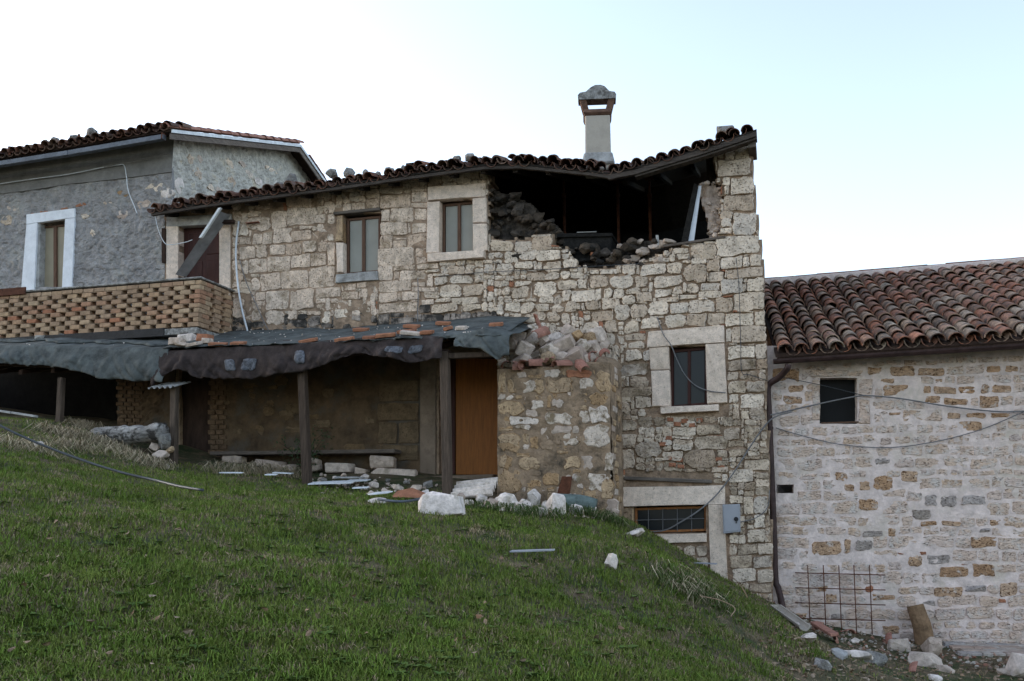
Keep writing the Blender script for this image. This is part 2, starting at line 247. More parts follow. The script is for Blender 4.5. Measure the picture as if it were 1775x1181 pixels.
def fbox(fr, s0, s1, d0, d1, z0, z1, ch=0.0, slope=0.0):
    dz = slope * (s1 - s0)
    c = [fr.W(s0, d1, z0), fr.W(s1, d1, z0 + dz), fr.W(s1, d0, z0 + dz), fr.W(s0, d0, z0),
         fr.W(s0, d1, z1), fr.W(s1, d1, z1 + dz), fr.W(s1, d0, z1 + dz), fr.W(s0, d0, z1)]
    return hexa(c, ch)
def qbox(fr, q, d0, d1, ch=0.01):
    """px quad (x0,y0,x1,y1) or 4 points -> bevelled block on the wall from d0 to d1"""
    if not isinstance(q[0], (tuple, list)): x0, y0, x1, y1 = q; q = [(x0, y1), (x1, y1), (x1, y0), (x0, y0)]
    p = [fr.at(*c) for c in q]
    c = [fr.W(p[0][0], d1, p[0][1]), fr.W(p[1][0], d1, p[1][1]), fr.W(p[1][0], d0, p[1][1]), fr.W(p[0][0], d0, p[0][1]),
         fr.W(p[3][0], d1, p[3][1]), fr.W(p[2][0], d1, p[2][1]), fr.W(p[2][0], d0, p[2][1]), fr.W(p[3][0], d0, p[3][1])]
    return hexa(c, ch)
def plank(a, b, wv, tv, ch=0.004):
    a, b, wv, tv = Vector(a), Vector(b), Vector(wv), Vector(tv)
    return hexa([a - wv - tv, a + wv - tv, a + wv + tv, a - wv + tv, b - wv - tv, b + wv - tv, b + wv + tv, b - wv + tv], ch)
def catmull(P, n=6):
    P = [Vector(p) for p in P]
    if len(P) < 3: return P
    Q = [P[0] * 2 - P[1]] + P + [P[-1] * 2 - P[-2]]; out = []
    for i in range(1, len(Q) - 2):
        p0, p1, p2, p3 = Q[i - 1:i + 3]
        for k in range(n):
            t = k / n
            out.append(0.5 * ((2 * p1) + (p2 - p0) * t + (2 * p0 - 5 * p1 + 4 * p2 - p3) * t * t + (3 * p1 - p0 - 3 * p2 + p3) * t ** 3))
    out.append(P[-1]); return out
def tube(P, r, n=8, smooth=6, taper=None, cap=True):
    P = catmull(P, smooth) if smooth else [Vector(p) for p in P]
    V = []; F = []; m = len(P)
    ref = Vector((0.31, 0.2, 0.93)).normalized()
    for i, p in enumerate(P):
        t = (P[min(i + 1, m - 1)] - P[max(i - 1, 0)]).normalized()
        u = ref - t * ref.dot(t)
        if u.length < 1e-3: u = Vector((1, 0, 0)) - t * t.x
        u.normalize(); v = t.cross(u); ref = u
        rr = r if taper is None else r + (taper - r) * i / (m - 1)
        for k in range(n):
            a = 2 * math.pi * k / n; V.append(p + (u * math.cos(a) + v * math.sin(a)) * rr)
    for i in range(m - 1):
        for k in range(n): F.append((i * n + k, i * n + (k + 1) % n, (i + 1) * n + (k + 1) % n, (i + 1) * n + k))
    if cap: F.append(tuple(range(n - 1, -1, -1))); F.append(tuple((m - 1) * n + k for k in range(n)))
    return V, F
def rock(c, size, seed, rotz=None, npt=13, blocky=0.5, tilt=0.4):
    """angular boulder: hull of random points in a superellipsoid, bevelled, a little uneven"""
    rg = random.Random(seed); bm = bmesh.new()
    for i in range(npt + 8):
        p = Vector((rg.gauss(0, 1), rg.gauss(0, 1), rg.gauss(0, 1)))
        m = max(abs(p.x), abs(p.y), abs(p.z)); cubep = p / m; sp = p.normalized()
        q = sp.lerp(cubep, blocky * rg.uniform(0.6, 1.0)) * rg.uniform(0.86, 1.0)
        bm.verts.new((q.x * size[0] / 2, q.y * size[1] / 2, q.z * size[2] / 2))
    if blocky >= 0.7:
        for sx in (-1, 1):
            for sy in (-1, 1):
                for sz in (-1, 1): bm.verts.new((sx * size[0] / 2 * rg.uniform(.6, .98), sy * size[1] / 2 * rg.uniform(.6, .98), sz * size[2] / 2 * rg.uniform(.6, .98)))
    r = bmesh.ops.convex_hull(bm, input=bm.verts[:])
    bmesh.ops.delete(bm, geom=[g for g in r['geom_interior'] if isinstance(g, bmesh.types.BMVert)], context='VERTS')
    bmesh.ops.dissolve_limit(bm, angle_limit=R(12), verts=bm.verts[:], edges=bm.edges[:])
    bmesh.ops.bevel(bm, geom=bm.edges[:], offset=min(size) * 0.06, segments=1, affect='EDGES', clamp_overlap=True)
    bmesh.ops.triangulate(bm, faces=bm.faces[:])
    sd = Vector((seed * 1.7, seed * 0.9, 3.1))
    for v in bm.verts: v.co += Vector(mnoise.noise_vector(v.co * 9 / max(size) * 0.6 + sd)) * min(size) * 0.10
    rot = Matrix.Rotation(rg.uniform(0, 6.28) if rotz is None else rotz, 3, 'Z') @ Matrix.Rotation(rg.uniform(-tilt, tilt), 3, 'X') @ Matrix.Rotation(rg.uniform(-tilt, tilt), 3, 'Y')
    bm.verts.index_update()
    V = [rot @ v.co + Vector(c) for v in bm.verts]; F = [tuple(v.index for v in f.verts) for f in bm.faces]; bm.free()
    return V, F
def inpoly(x, y, P):
    c = False; n = len(P); j = n - 1
    for i in range(n):
        if (P[i][1] > y) != (P[j][1] > y) and x < (P[j][0] - P[i][0]) * (y - P[i][1]) / (P[j][1] - P[i][1]) + P[i][0]: c = not c
        j = i
    return c
def rectpoly(x0, y0, x1, y1): return [(x0, y0), (x1, y0), (x1, y1), (x0, y1)]
def warp(x, y, amp=2.2, sc=34.0):
    v = mnoise.noise_vector(Vector((x / sc, y / sc, 5.0))); return (x + v.x * amp, y + v.y * amp)
def stone_geo(fr, quad, d0, d1, rg, irr=0.15, jit=0.05, bev=0.012, gap=1.0, amp=2.2, cj=0.0):
    """one masonry stone on a wall: px quad -> 16-point outline, bevelled uneven front"""
    q = quad
    if not isinstance(q[0], (tuple, list)): x0, y0, x1, y1 = q; q = [(x0, y1), (x1, y1), (x1, y0), (x0, y0)]
    q = [Vector((a, b)) for a, b in q]
    c = sum(q, Vector((0, 0))) / 4
    q = [c + (p - c) * (1 - gap / max(4.0, (p - c).length)) for p in q]
    if cj: q = [p + Vector((rg.uniform(-cj, cj), rg.uniform(-cj, cj))) for p in q]
    pts = []
    for i in range(4):
        a, b = q[i], q[(i + 1) % 4]; p = q[i - 1]
        e1 = (p - a); e2 = (b - a); mn = min(e1.length, e2.length)
        k1 = rg.uniform(0.25, 1.0) * irr * mn; k2 = rg.uniform(0.25, 1.0) * irr * mn
        pts.append(a + e1.normalized() * k1); pts.append(a + e2.normalized() * k2)
        nrm = Vector((e2.y, -e2.x)).normalized()
        pts.append(a + e2 * rg.uniform(.33, .42) + nrm * rg.uniform(-jit, jit) * mn); pts.append(a + e2 * rg.uniform(.58, .68) + nrm * rg.uniform(-jit, jit) * mn)
    pts = [warp(p.x, p.y, amp) for p in pts]
    sz = [fr.at(*p) for p in pts]; n = len(sz)
    cs = sum(p[0] for p in sz) / n; cz = sum(p[1] for p in sz) / n
    V = []; F = []
    tilt1, tilt2 = rg.uniform(-0.05, 0.05), rg.uniform(-0.05, 0.05)
    def dep(s, z): return d1 + (s - cs) * tilt1 + (z - cz) * tilt2
    rings = ((0.0, None), (0.0, -bev), (bev * 1.1, 0.0))
    for inset, dd in rings:
        for (s, z) in sz:
            vs, vz = s - cs, z - cz; ln = math.hypot(vs, vz)
            k = (1 - inset) if inset > 0.2 else max(0.3, 1 - inset / max(ln, 1e-4))
            S, Z = cs + vs * k, cz + vz * k
            if dd is None: V.append(fr.W(S, d0, Z))
            else: V.append(fr.W(S, dep(S, Z) + dd + (rg.uniform(-0.005, 0.005) if inset > 0 else rg.uniform(-0.004, 0.003)), Z))
    V.append(fr.W(cs, dep(cs, cz) + rg.uniform(-0.004, 0.006), cz))
    for r_ in range(2):
        for i in range(n): F.append((r_ * n + i, r_ * n + (i + 1) % n, (r_ + 1) * n + (i + 1) % n, (r_ + 1) * n + i))
    for i in range(n): F.append((2 * n + i, 2 * n + (i + 1) % n, 3 * n))
    return V, F
def pxarea(q):
    if not isinstance(q[0], (tuple, list)): return abs((q[2] - q[0]) * (q[3] - q[1]))
    return abs(sum(q[i][0] * q[(i + 1) % 4][1] - q[(i + 1) % 4][0] * q[i][1] for i in range(4))) / 2
def pack(x0, y0, x1, y1, cell, free, sizes, rg):
    """fill the free part of a wall with rows of stones of uneven size"""
    nx, ny = int((x1 - x0) / cell), int((y1 - y0) / cell)
    g = np.zeros((ny, nx), bool)
    for j in range(ny):
        for i in range(nx): g[j, i] = free(x0 + (i + .5) * cell, y0 + (j + .5) * cell)
    out = []
    for j in range(ny - 1, -1, -1):
        i = 0
        while i < nx:
            if not g[j, i]: i += 1; continue
            (wa, wb), (ha, hb) = sizes(x0 + i * cell, y0 + j * cell)
            wd = rg.randint(wa, wb); ht = rg.randint(ha, hb)
            k = 0
            while k < wd and i + k < nx and g[j, i + k]: k += 1
            rest = 0
            while i + k + rest < nx and rest < 2 and g[j, i + k + rest]: rest += 1
            if rest == 1: k += 1
            h = 0
            while h < ht and j - h >= 0 and g[j - h, i:i + k].all(): h += 1
            if j - h >= 0 and g[j - h, i:i + k].all() and not (j - h - 1 >= 0 and g[j - h - 1, i:i + k].all()): h += 1
            g[j - h + 1:j + 1, i:i + k] = False
            if k >= 2 and h >= 2: out.append((x0 + i * cell, y0 + (j - h + 1) * cell, x0 + (i + k) * cell, y0 + (j + 1) * cell))
            elif k * h >= 3 and rg.random() < 0.6: out.append((x0 + i * cell, y0 + (j - h + 1) * cell, x0 + (i + k) * cell, y0 + (j + 1) * cell))
            i += k
    return out
def core(fr, x0, y0, x1, y1, cell, keep, dfun, thick, amp=2.2):
    """wall body: a px-wide grid on the wall plane with openings left out, closed at the back and at every edge"""
    nx, ny = int(round((x1 - x0) / cell)), int(round((y1 - y0) / cell))
    K = np.zeros((ny + 2, nx + 2), bool)
    for j in range(ny):
        for i in range(nx): K[j + 1, i + 1] = keep(x0 + (i + .5) * cell, y0 + (j + .5) * cell)
    V = []; F = []; idx = {}
    def vert(i, j, back):
        k = (i, j, back)
        if k not in idx:
            px, py = warp(x0 + i * cell, y0 + j * cell, amp); s, z = fr.at(px, py)
            idx[k] = len(V); V.append(fr.W(s, dfun(px, py) - (thick if back else 0), z))
        return idx[k]
    for j in range(ny):
        for i in range(nx):
            if not K[j + 1, i + 1]: continue
            F.append((vert(i, j + 1, 0), vert(i + 1, j + 1, 0), vert(i + 1, j, 0), vert(i, j, 0)))
            F.append((vert(i, j, 1), vert(i + 1, j, 1), vert(i + 1, j + 1, 1), vert(i, j + 1, 1)))
            if not K[j, i + 1]: F.append((vert(i, j, 0), vert(i + 1, j, 0), vert(i + 1, j, 1), vert(i, j, 1)))
            if not K[j + 2, i + 1]: F.append((vert(i + 1, j + 1, 0), vert(i, j + 1, 0), vert(i, j + 1, 1), vert(i + 1, j + 1, 1)))
            if not K[j + 1, i]: F.append((vert(i, j + 1, 0), vert(i, j, 0), vert(i, j, 1), vert(i, j + 1, 1)))
            if not K[j + 1, i + 2]: F.append((vert(i + 1, j, 0), vert(i + 1, j + 1, 0), vert(i + 1, j + 1, 1), vert(i + 1, j, 1)))
    return V, F
def stones_to(parent, geos, mat, limit=300, name='stone', restname='small_stones'):
    """geos: list of (area, V, F, mat or None); the largest are parts of their own, the rest one part"""
    geos.sort(key=lambda g: -g[0]); rest = {}
    for k, (a, V, F, m) in enumerate(geos):
        mm = m or mat
        if k < limit: obj(name, V, F, mm, parent, smooth=True)
        else: rest.setdefault(mm, MB()).add(V, F)
    for mm, b in rest.items(): b.obj(restname, mm, parent, smooth=True, kind='stuff')

# ------------------------------------------------------------------ ground
CP = [(0, 0, -1.65), (-6, 0, -1.3), (6, 0, -2.05), (0, -6, -1.8), (-3, 5, -0.75), (-6, 8, 0.1), (0, 5.3, -1.02), (2.2, 6, -1.45), (0, 10, -0.42), (2, 11, -0.75)]
for px, py in ((103, 734), (305, 808), (420, 825), (535, 842), (650, 852), (775, 866)):
    s, z = M.at(px, py, 1.8); CP.append(M.W(s, 1.8, z))
CP += [M.W(*a) for a in ((-12, 1.8, 1.92), (-12, 0, 2.1), (-6, 0, 1.05), (-3, 0, 0.75), (-0.5, 0, 0.62), (1.0, 1.15, 0.05), (1.9, 1.15, -0.02))]
for px, py in ((1090, 905), (1230, 985), (1340, 1038)):
    s, z = M.at(px, py, 0.0); CP.append(M.W(s, 0.05, z))
CP += [G.W(*a) for a in ((0.17, 0.1, -1.74), (1.5, 0.1, -1.93), (2.9, 0.1, -2.0), (7, 0, -2.02), (2.9, 2, -2.08), (7, 2, -2.08), (1.2, 2.2, -2.0), (4, 4.5, -2.15))]
CP += [(2.95, 9.2, -1.72), (1.9, 12.6, -0.55), (3.1, 13.2, -1.2), (5.2, 8, -2.1), (-9, 5, 0.3), (-12, 10, 1.25), (10, 10, -2.2), (0, 24, 1.0), (-10, 24, 2.4), (9, 24, -1.5)]
CPA = np.array(CP, float)
def tps(r2): return 0.5 * r2 * np.log(r2 + 1e-9)
_n = len(CPA); _D = ((CPA[:, None, :2] - CPA[None, :, :2]) ** 2).sum(-1)
_A = np.zeros((_n + 3, _n + 3)); _A[:_n, :_n] = tps(_D) + np.eye(_n) * 0.6; _A[:_n, _n] = 1; _A[:_n, _n + 1:] = CPA[:, :2]; _A[_n, :_n] = 1; _A[_n + 1:, :_n] = CPA[:, :2].T
_Wt = np.linalg.solve(_A, np.concatenate([CPA[:, 2], np.zeros(3)]))
def Hn(x, y):
    x = np.asarray(x, float); y = np.asarray(y, float)
    cx = np.clip(x, -14, 13); cy = np.clip(y, -5, 25)
    d = (cx[..., None] - CPA[:, 0]) ** 2 + (cy[..., None] - CPA[:, 1]) ** 2
    z = tps(d) @ _Wt[:_n] + _Wt[_n] + cx * _Wt[_n + 1] + cy * _Wt[_n + 2]
    far = np.clip((np.hypot(x - cx, y - cy)) / 60.0, 0, 1)
    z = z * (1 - far) + (-2.0) * far
    return z + 0.035 * np.sin(x * 2.1 + 0.7 * np.sin(y * 1.3)) * np.sin(y * 1.9 + 0.5) * (1 - far)
def H(x, y): return float(Hn(np.array([x]), np.array([y]))[0])
def ground_at(px, py, t0=3.0, t1=24.0):
    q = ray(px, py); ts = np.linspace(t0, t1, 900); z = Hn(q[0] * ts, q[1] * ts)
    below = np.nonzero(q[2] * ts < z)[0]
    t = ts[below[0]] if len(below) else t1
    return Vector((q[0] * t, q[1] * t, float(Hn(np.array([q[0] * t]), np.array([q[1] * t]))[0])))
def axis(a, b, st, far):
    c = list(np.arange(a, b + 1e-6, st)); k = st
    lo = []; x = a
    while x > -far: k *= 1.5; x -= k; lo.append(x)
    k = st; hi = []; x = b
    while x < far: k *= 1.5; x += k; hi.append(x)
    return np.array(lo[::-1] + c + hi)
gx, gy = axis(-14, 13, 0.16, 900), axis(-5, 25, 0.16, 900)
XX, YY = np.meshgrid(gx, gy); ZZ = Hn(XX, YY)
gV = np.stack([XX, YY, ZZ], -1).reshape(-1, 3); nx = len(gx)
gF = [(j * nx + i, j * nx + i + 1, (j + 1) * nx + i + 1, (j + 1) * nx + i) for j in range(len(gy) - 1) for i in range(nx - 1)]
ground = obj('ground', gV.tolist(), gF, 'soil', smooth=True, kind='structure')

# ------------------------------------------------------------------ the stone house
house = thing('stone_house', 'damaged cream stone house with a gaping hole under its sagging tiled roof', 'house', M.W(0, 0, 0.6))
SUNK = M.at(300, 250)[0]                       # where the grey house ends
EAVE = [(262, 373), (380, 355), (500, 339), (600, 326), (700, 311), (780, 300), (840, 293), (900, 292), (960, 297), (1010, 302), (1058, 309)]
EAVE2 = [(1054, 309), (1100, 299), (1150, 285), (1200, 270), (1250, 254), (1312, 233)]
OV = 0.45
ev = [M.at(x, y, OV) for x, y in EAVE]; ev2 = [M.at(x, y, OV) for x, y in EAVE2]
def eavez(s):
    E = ev if s < ev2[0][0] + 0.02 else ev2
    return float(np.interp(s, [e[0] for e in E], [e[1] for e in E]))
RS = 0.29
def roofz(s, d):                                # underside of the roof
    sm = float(np.interp(s, [-8.5, -1, 4.8], [5.9, 6.45, 6.75])) if False else eavez(s)
    return sm + 0.06 + (OV - d) * RS
HOLE = [(846, 285), (846, 330), (850, 372), (846, 402), (862, 416), (905, 413), (945, 404), (958, 407), (962, 424), (990, 434), (1005, 462), (1030, 466), (1075, 462), (1105, 458), (1130, 446), (1160, 430), (1200, 424), (1225, 420), (1240, 412), (1252, 396), (1246, 370), (1252, 340), (1244, 312), (1238, 285), (1245, 240)]
OPEN = {'door_up': (311, 390, 382, 520), 'w2': (597, 372, 656, 473), 'w3': (762, 346, 822, 439), 'low': (1161, 600, 1226, 703), 'base': (1098, 879, 1224, 924), 'door': (762, 600, 862, 822), 'side': (311, 640, 361, 815)}
BLOCK = {'door_up': (288, 368, 400, 520), 'w2': (581, 362, 658, 492), 'w3': (741, 340, 845, 452), 'low': (1122, 566, 1262, 720), 'base': (1076, 840, 1264, 945), 'jamb': (1227, 870, 1264, 1018), 'door': (728, 590, 862, 850), 'annex': (862, 640, 1072, 930), 'porch': (285, 590, 862, 900), 'beam': (1086, 820, 1236, 840)}
RIGHTX = [(200, 1296), (258, 1301), (440, 1320), (450, 1323), (700, 1331), (1040, 1342)]
def rightx(y): return float(np.interp(y, [a for a, b in RIGHTX], [b for a, b in RIGHTX])) if not (440 < y < 450) else 1320
def in_house(x, y):
    if x < 285 or x > rightx(y) or y > 1075: return False
    s, z = M.at(x, y)
    return z < roofz(s, 0)
def inhole(x, y):
    v = mnoise.noise_vector(Vector((x / 9.0, y / 9.0, 11.0))); return inpoly(x + v.x * 6, y + v.y * 6, HOLE)
def keep_main(x, y):
    if not in_house(x, y) or inhole(x, y): return False
    for o in OPEN.values():
        if o[0] - 2 < x < o[2] + 2 and o[1] - 2 < y < o[3] + 2: return False
    return True
def dmain(x, y):
    v = mnoise.noise(Vector((x / 18.0, y / 18.0, 1.0))) * 0.012 + mnoise.noise(Vector((x / 70.0, y / 70.0, 4.0))) * 0.015
    return v - (0.006 if x < 745 else 0.022)
wall = obj('front_wall', *core(M, 285, 210, 1350, 1080, 5, keep_main, dmain, 0.5), 'mortar', house, smooth=False)

def zoomrects(ox, oy, k, L): return [(ox + a / k, oy + b / k, ox + c / k, oy + d / k) for a, b, c, d in L]
BIG = zoomrects(400, 300, 3.859, [(270,262,378,372),(380,235,578,350),(552,278,638,340),(150,400,212,480),(212,390,278,478),(282,365,412,470),(412,385,535,455),(60,492,160,580),(262,482,360,548),(362,470,470,545),(478,458,575,538),(590,470,645,530),(120,578,245,668),(250,560,400,665),(405,548,535,632),(540,545,640,625),(650,470,700,620),(200,672,332,785),(338,655,520,775),(525,630,700,765),(235,788,388,920),(395,778,558,915),(565,770,735,835),(165,790,232,850),(740,795,850,850),(760,745,830,785),(840,735,910,770),(905,170,995,240),(810,200,895,255),(750,210,810,262),(1002,145,1205,242),(1212,125,1318,195),(1212,198,1315,232),(1002,250,1062,330),(1070,235,1228,330),(1232,235,1310,315),(1000,335,1180,415),(1212,338,1305,405),(1000,418,1085,505),(1182,410,1310,500),(1090,450,1178,500),(990,505,1228,620),(1235,505,1315,555),(1238,558,1318,605),(1085,620,1228,648),(1245,608,1390,642),(992,622,1080,718),(1130,648,1300,715),(1305,645,1395,672),(992,718,1210,795),(990,798,1110,862),(1142,795,1265,852),(1295,795,1395,845),(1275,850,1358,882),(990,868,1245,935),(1262,885,1335,935),(1348,875,1520,935),(985,945,1065,1022),(1070,965,1225,1015),(1068,937,1160,962),(1365,840,1475,868),(1480,838,1660,878),(1400,755,1540,830),(1555,745,1690,830),(1365,700,1455,750),(1465,690,1625,742),(1555,882,1675,925)])
BIG += zoomrects(650, 320, 4.543, [(915,445,1090,528),(1097,440,1245,520),(1248,410,1385,510),(1010,527,1122,622),(1128,522,1272,595),(1276,515,1465,598),(1475,535,1530,588),(1098,598,1240,660),(950,628,1095,715),(1322,602,1468,690),(1475,592,1590,665),(1195,695,1335,758),(1462,682,1535,752),(1340,700,1450,755),(1108,762,1225,802),(1245,758,1425,888),(1438,760,1590,832),(1005,815,1070,868),(1078,810,1215,895),(1145,930,1270,1008),(1275,950,1370,1000),(1300,890,1405,943),(1408,870,1478,943),(1482,845,1540,928),(1495,932,1590,995),(1380,945,1488,1000),(1030,930,1140,1000),(1165,1010,1350,1080),(1360,1004,1455,1080),(1465,1005,1540,1105)])
BIG += zoomrects(840, 400, 3.55, [(960,205,1115,275),(1120,200,1212,268),(1225,208,1365,318),(1368,178,1445,250),(1380,254,1475,312),(1455,160,1585,230),(1270,90,1418,172),(1160,105,1250,140),(1180,142,1258,182),(1425,35,1690,152),(1588,165,1625,222),(1630,155,1705,222),(1495,234,1712,288),(650,280,765,352),(775,278,918,350),(928,275,1010,352),(1045,280,1215,352),(1325,322,1450,366),(1455,295,1588,390),(1612,295,1728,376),(532,368,682,438),(685,355,722,428),(730,362,785,420),(788,352,862,412),(870,355,965,390),(1045,362,1150,408),(1160,348,1215,394),(1240,330,1318,388),(1318,370,1455,412),(935,385,1035,440),(842,402,925,456),(725,422,835,482),(628,432,705,485),(495,443,595,490),(1065,412,1185,436),(1205,396,1308,426),(1425,415,1525,500),(1530,382,1740,492),(1258,432,1418,512),(1138,440,1252,512),(1015,442,1132,520),(902,452,1005,535),(800,460,896,550),(658,490,780,555),(1488,510,1655,588),(1660,496,1752,582),(1372,510,1480,578),(1244,516,1362,588),(1112,522,1238,600),(965,540,1090,608),(862,562,942,630),(745,558,815,630),(612,572,705,635),(1525,592,1768,690),(1490,605,1522,680),(730,635,805,705),(865,638,990,676),(885,682,990,726),(865,730,968,806),(972,738,1018,805),(838,818,1000,895),(890,898,1020,966),(838,970,1030,1022),(925,1026,1030,1092),(1498,712,1665,793),(1672,694,1768,790),(1495,798,1668,858),(1672,795,1760,853),(1490,868,1560,920),(1500,928,1605,1005),(1612,925,1730,992),(1572,1008,1720,1088),(1630,1092,1725,1136),(1500,1012,1565,1060)])
BIG += zoomrects(820, 130, 3.375, [(1430,495,1626,592),(1475,448,1528,498),(1530,415,1612,495),(1508,600,1640,702),(1470,706,1645,800),(1522,805,1660,936),(1458,600,1500,650)])
BIG += zoomrects(840, 560, 2.3615, [(775,430,862,460),(865,415,965,460),(980,432,1046,480),(1050,362,1082,396),(1088,345,1148,395),(768,477,852,520),(858,468,990,513),(622,490,725,552),(818,522,945,590),(1000,516,1075,545),(930,588,995,610),(1062,562,1165,608),(1000,602,1100,650),(1000,705,1060,738),(1062,710,1100,780),(1104,712,1160,780),(1000,867,1065,903),(1075,845,1148,898),(1037,906,1118,945),(1120,902,1178,950),(1002,950,1095,1000),(1100,955,1178,1000),(1010,1004,1110,1060),(1115,1010,1180,1060),(1080,1065,1175,1100),(867,910,915,960),(815,910,858,955),(867,964,918,1000),(1102,785,1150,840),(690,390,735,418),(560,400,620,440),(560,450,622,500),(560,520,615,600)])
rg = random.Random(11); geos = []; occ = list(BLOCK.values())
used = []
def blockx(x, y):
    return any(a - 1 < x < c + 1 and b - 1 < y < d + 1 for a, b, c, d in occ)
for q in BIG:
    cx, cy = (q[0] + q[2]) / 2, (q[1] + q[3]) / 2
    q = (q[0], q[1], min(q[2], rightx(cy) + 1), q[3])
    if inpoly(cx, cy, HOLE): continue
    left = cx < 745
    ar = pxarea(q)
    tl = -0.07 * (q[2] - q[0]) / 2 * (0.7 if cy > 700 else 1.0)     # courses rise to the right in the picture's perspective
    quad = [(q[0], q[3] - tl), (q[2], q[3] + tl), (q[2], q[1] + tl), (q[0], q[1] - tl)]
    V, F = stone_geo(M, quad, -0.06, rg.uniform(0.004, 0.020) if left else rg.uniform(0.010, 0.034), rg, irr=0.16 if (left or cx > 1235) else rg.uniform(0.15, 0.5), jit=0.05 if left else 0.085, gap=0.25 if left else 0.25, cj=0.8 if (left or cx > 1235) else 2.2, bev=0.007 if left else 0.008)
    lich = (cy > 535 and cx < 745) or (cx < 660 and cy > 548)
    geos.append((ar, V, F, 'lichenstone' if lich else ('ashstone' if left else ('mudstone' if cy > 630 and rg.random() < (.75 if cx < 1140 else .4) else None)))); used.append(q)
ug = np.zeros((1181, 1775), bool)
for q in used: ug[int(q[1]) - 1:int(q[3]) + 2, int(q[0]) - 1:int(q[2]) + 2] = True
def freem(x, y):
    if not in_house(x, y) or x > rightx(y) - 2 or x < 403: return False
    if ug[int(y), int(x)] or blockx(x, y) or inhole(x, y): return False
    s, z = M.at(x, y); return z > H(*M.W(s, 0, 0)[:2]) - 0.3
def sizem(x, y):
    if x < 745: return (4, 13), (3, 7)
    if y > 720: return (4, 12), (3, 6)
    return (3, 10), (3, 6)
for q in pack(403, 230, 1344, 1076, 3.0, freem, sizem, rg):
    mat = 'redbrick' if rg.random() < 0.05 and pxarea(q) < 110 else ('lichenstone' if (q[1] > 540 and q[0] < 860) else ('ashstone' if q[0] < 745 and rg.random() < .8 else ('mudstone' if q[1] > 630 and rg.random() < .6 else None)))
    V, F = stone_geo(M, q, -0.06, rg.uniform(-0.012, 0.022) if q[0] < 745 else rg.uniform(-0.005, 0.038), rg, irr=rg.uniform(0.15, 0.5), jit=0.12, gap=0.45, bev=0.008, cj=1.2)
    geos.append((pxarea(q), V, F, mat))
stones_to(wall, geos, 'stone')

# windows and doors of the stone house
def stonepart(name, parent, q, d0=-0.12, d1=0.05, mat='ashlar', irr=0.035, bev=0.012, seed=1):
    rgx = random.Random(seed); V, F = stone_geo(M, q, d0, d1, rgx, irr=irr, jit=0.012, bev=bev, gap=0.5, amp=0.8); return obj(name, V, F, mat, parent, smooth=True)
def casement(name, fr, op, parent, panemat, framemat, rec=0.14, leaves=2, fw=4.0, label=None, tilt=-0.09):
    x0, y0, x1, y1 = op; mb = MB()
    sl = tilt * (x1 - x0)
    def Q(a, b, c, d):                                             # px rect with the wall's perspective tilt
        def ty(x, y): return y + sl * ((x - x0) / (x1 - x0) - 0.5)
        return [(a, ty(a, d)), (c, ty(c, d)), (c, ty(c, b)), (a, ty(a, b))]
    mb.add(*qbox(fr, Q(x0, y0, x0 + fw, y1), -rec - 0.06, -rec, 0.004)); mb.add(*qbox(fr, Q(x1 - fw, y0, x1, y1), -rec - 0.06, -rec, 0.004))
    mb.add(*qbox(fr, Q(x0 + fw, y0, x1 - fw, y0 + fw), -rec - 0.06, -rec - 0.002, 0.004)); mb.add(*qbox(fr, Q(x0 + fw, y1 - fw, x1 - fw, y1), -rec - 0.06, -rec - 0.002, 0.004))
    o = mb.obj(name, framemat, parent)
    if label: o['label'] = label
    wd = (x1 - x0 - 2 * fw) / leaves
    for k in range(leaves):
        a = x0 + fw + wd * k
        obj('pane', *qbox(fr, Q(a + 1, y0 + fw, a + wd - 1, y1 - fw), -rec - 0.045, -rec - 0.03, 0.0), panemat, o)
        if k: obj('mullion', *qbox(fr, Q(a - 2.6, y0 + fw - 1, a + 2.6, y1 - fw + 1), -rec - 0.055, -rec + 0.012, 0.004), framemat, o)
    return o
TL = lambda x0, y0, x1, y1, k=-0.085: [(x0, y1 - k * (x1 - x0) / 2), (x1, y1 + k * (x1 - x0) / 2), (x1, y0 + k * (x1 - x0) / 2), (x0, y0 - k * (x1 - x0) / 2)]
w2 = casement('window', M, (597, 374, 656, 472), house, 'pane', 'frame', 0.10, label='two-leaf window with grey panes under a timber lintel')
obj('lintel', *qbox(M, [(580, 374), (660, 366), (660, 361), (580, 369)], -0.3, 0.06, 0.01), 'woodh', w2)
stonepart('sill', w2, [(583, 492), (657, 486), (656, 470), (584, 477)], mat='concrete', seed=3)
stonepart('jamb', w2, [(583, 420), (596, 420), (595, 374), (585, 376)], mat='annexstone', seed=4)
stonepart('jamb', w2, [(586, 474), (597, 474), (597, 421), (584, 421)], mat='ashlar', seed=5)
w3 = casement('window', M, (763, 348, 821, 438), house, 'pane', 'frame', 0.13, label='two-leaf window with grey panes in a broad stone surround')
stonepart('lintel', w3, [(743, 349), (843, 342), (843, 318), (743, 326)], seed=6, mat='ashlar')
stonepart('jamb', w3, [(741, 441), (763, 440), (763, 349), (741, 350)], seed=7)
stonepart('jamb', w3, [(820, 388), (845, 387), (844, 343), (820, 345)], seed=8)
stonepart('jamb', w3, [(821, 437), (847, 436), (845, 388), (820, 389)], seed=9)
stonepart('sill', w3, [(742, 456), (842, 449), (843, 436), (742, 441)], d1=0.10, seed=10)
wl = casement('window', M, (1161, 602, 1226, 704), house, 'panedark', 'reddoor', 0.12, fw=5, label='dark two-leaf window with red-brown frame in a heavy stone surround')
stonepart('lintel', wl, [(1122, 604), (1257, 594), (1256, 564), (1125, 576)], seed=11, d1=0.06)
stonepart('jamb', wl, [(1128, 642), (1161, 641), (1160, 601), (1126, 604)], seed=12)
stonepart('jamb', wl, [(1131, 706), (1163, 705), (1161, 642), (1129, 643)], seed=13)
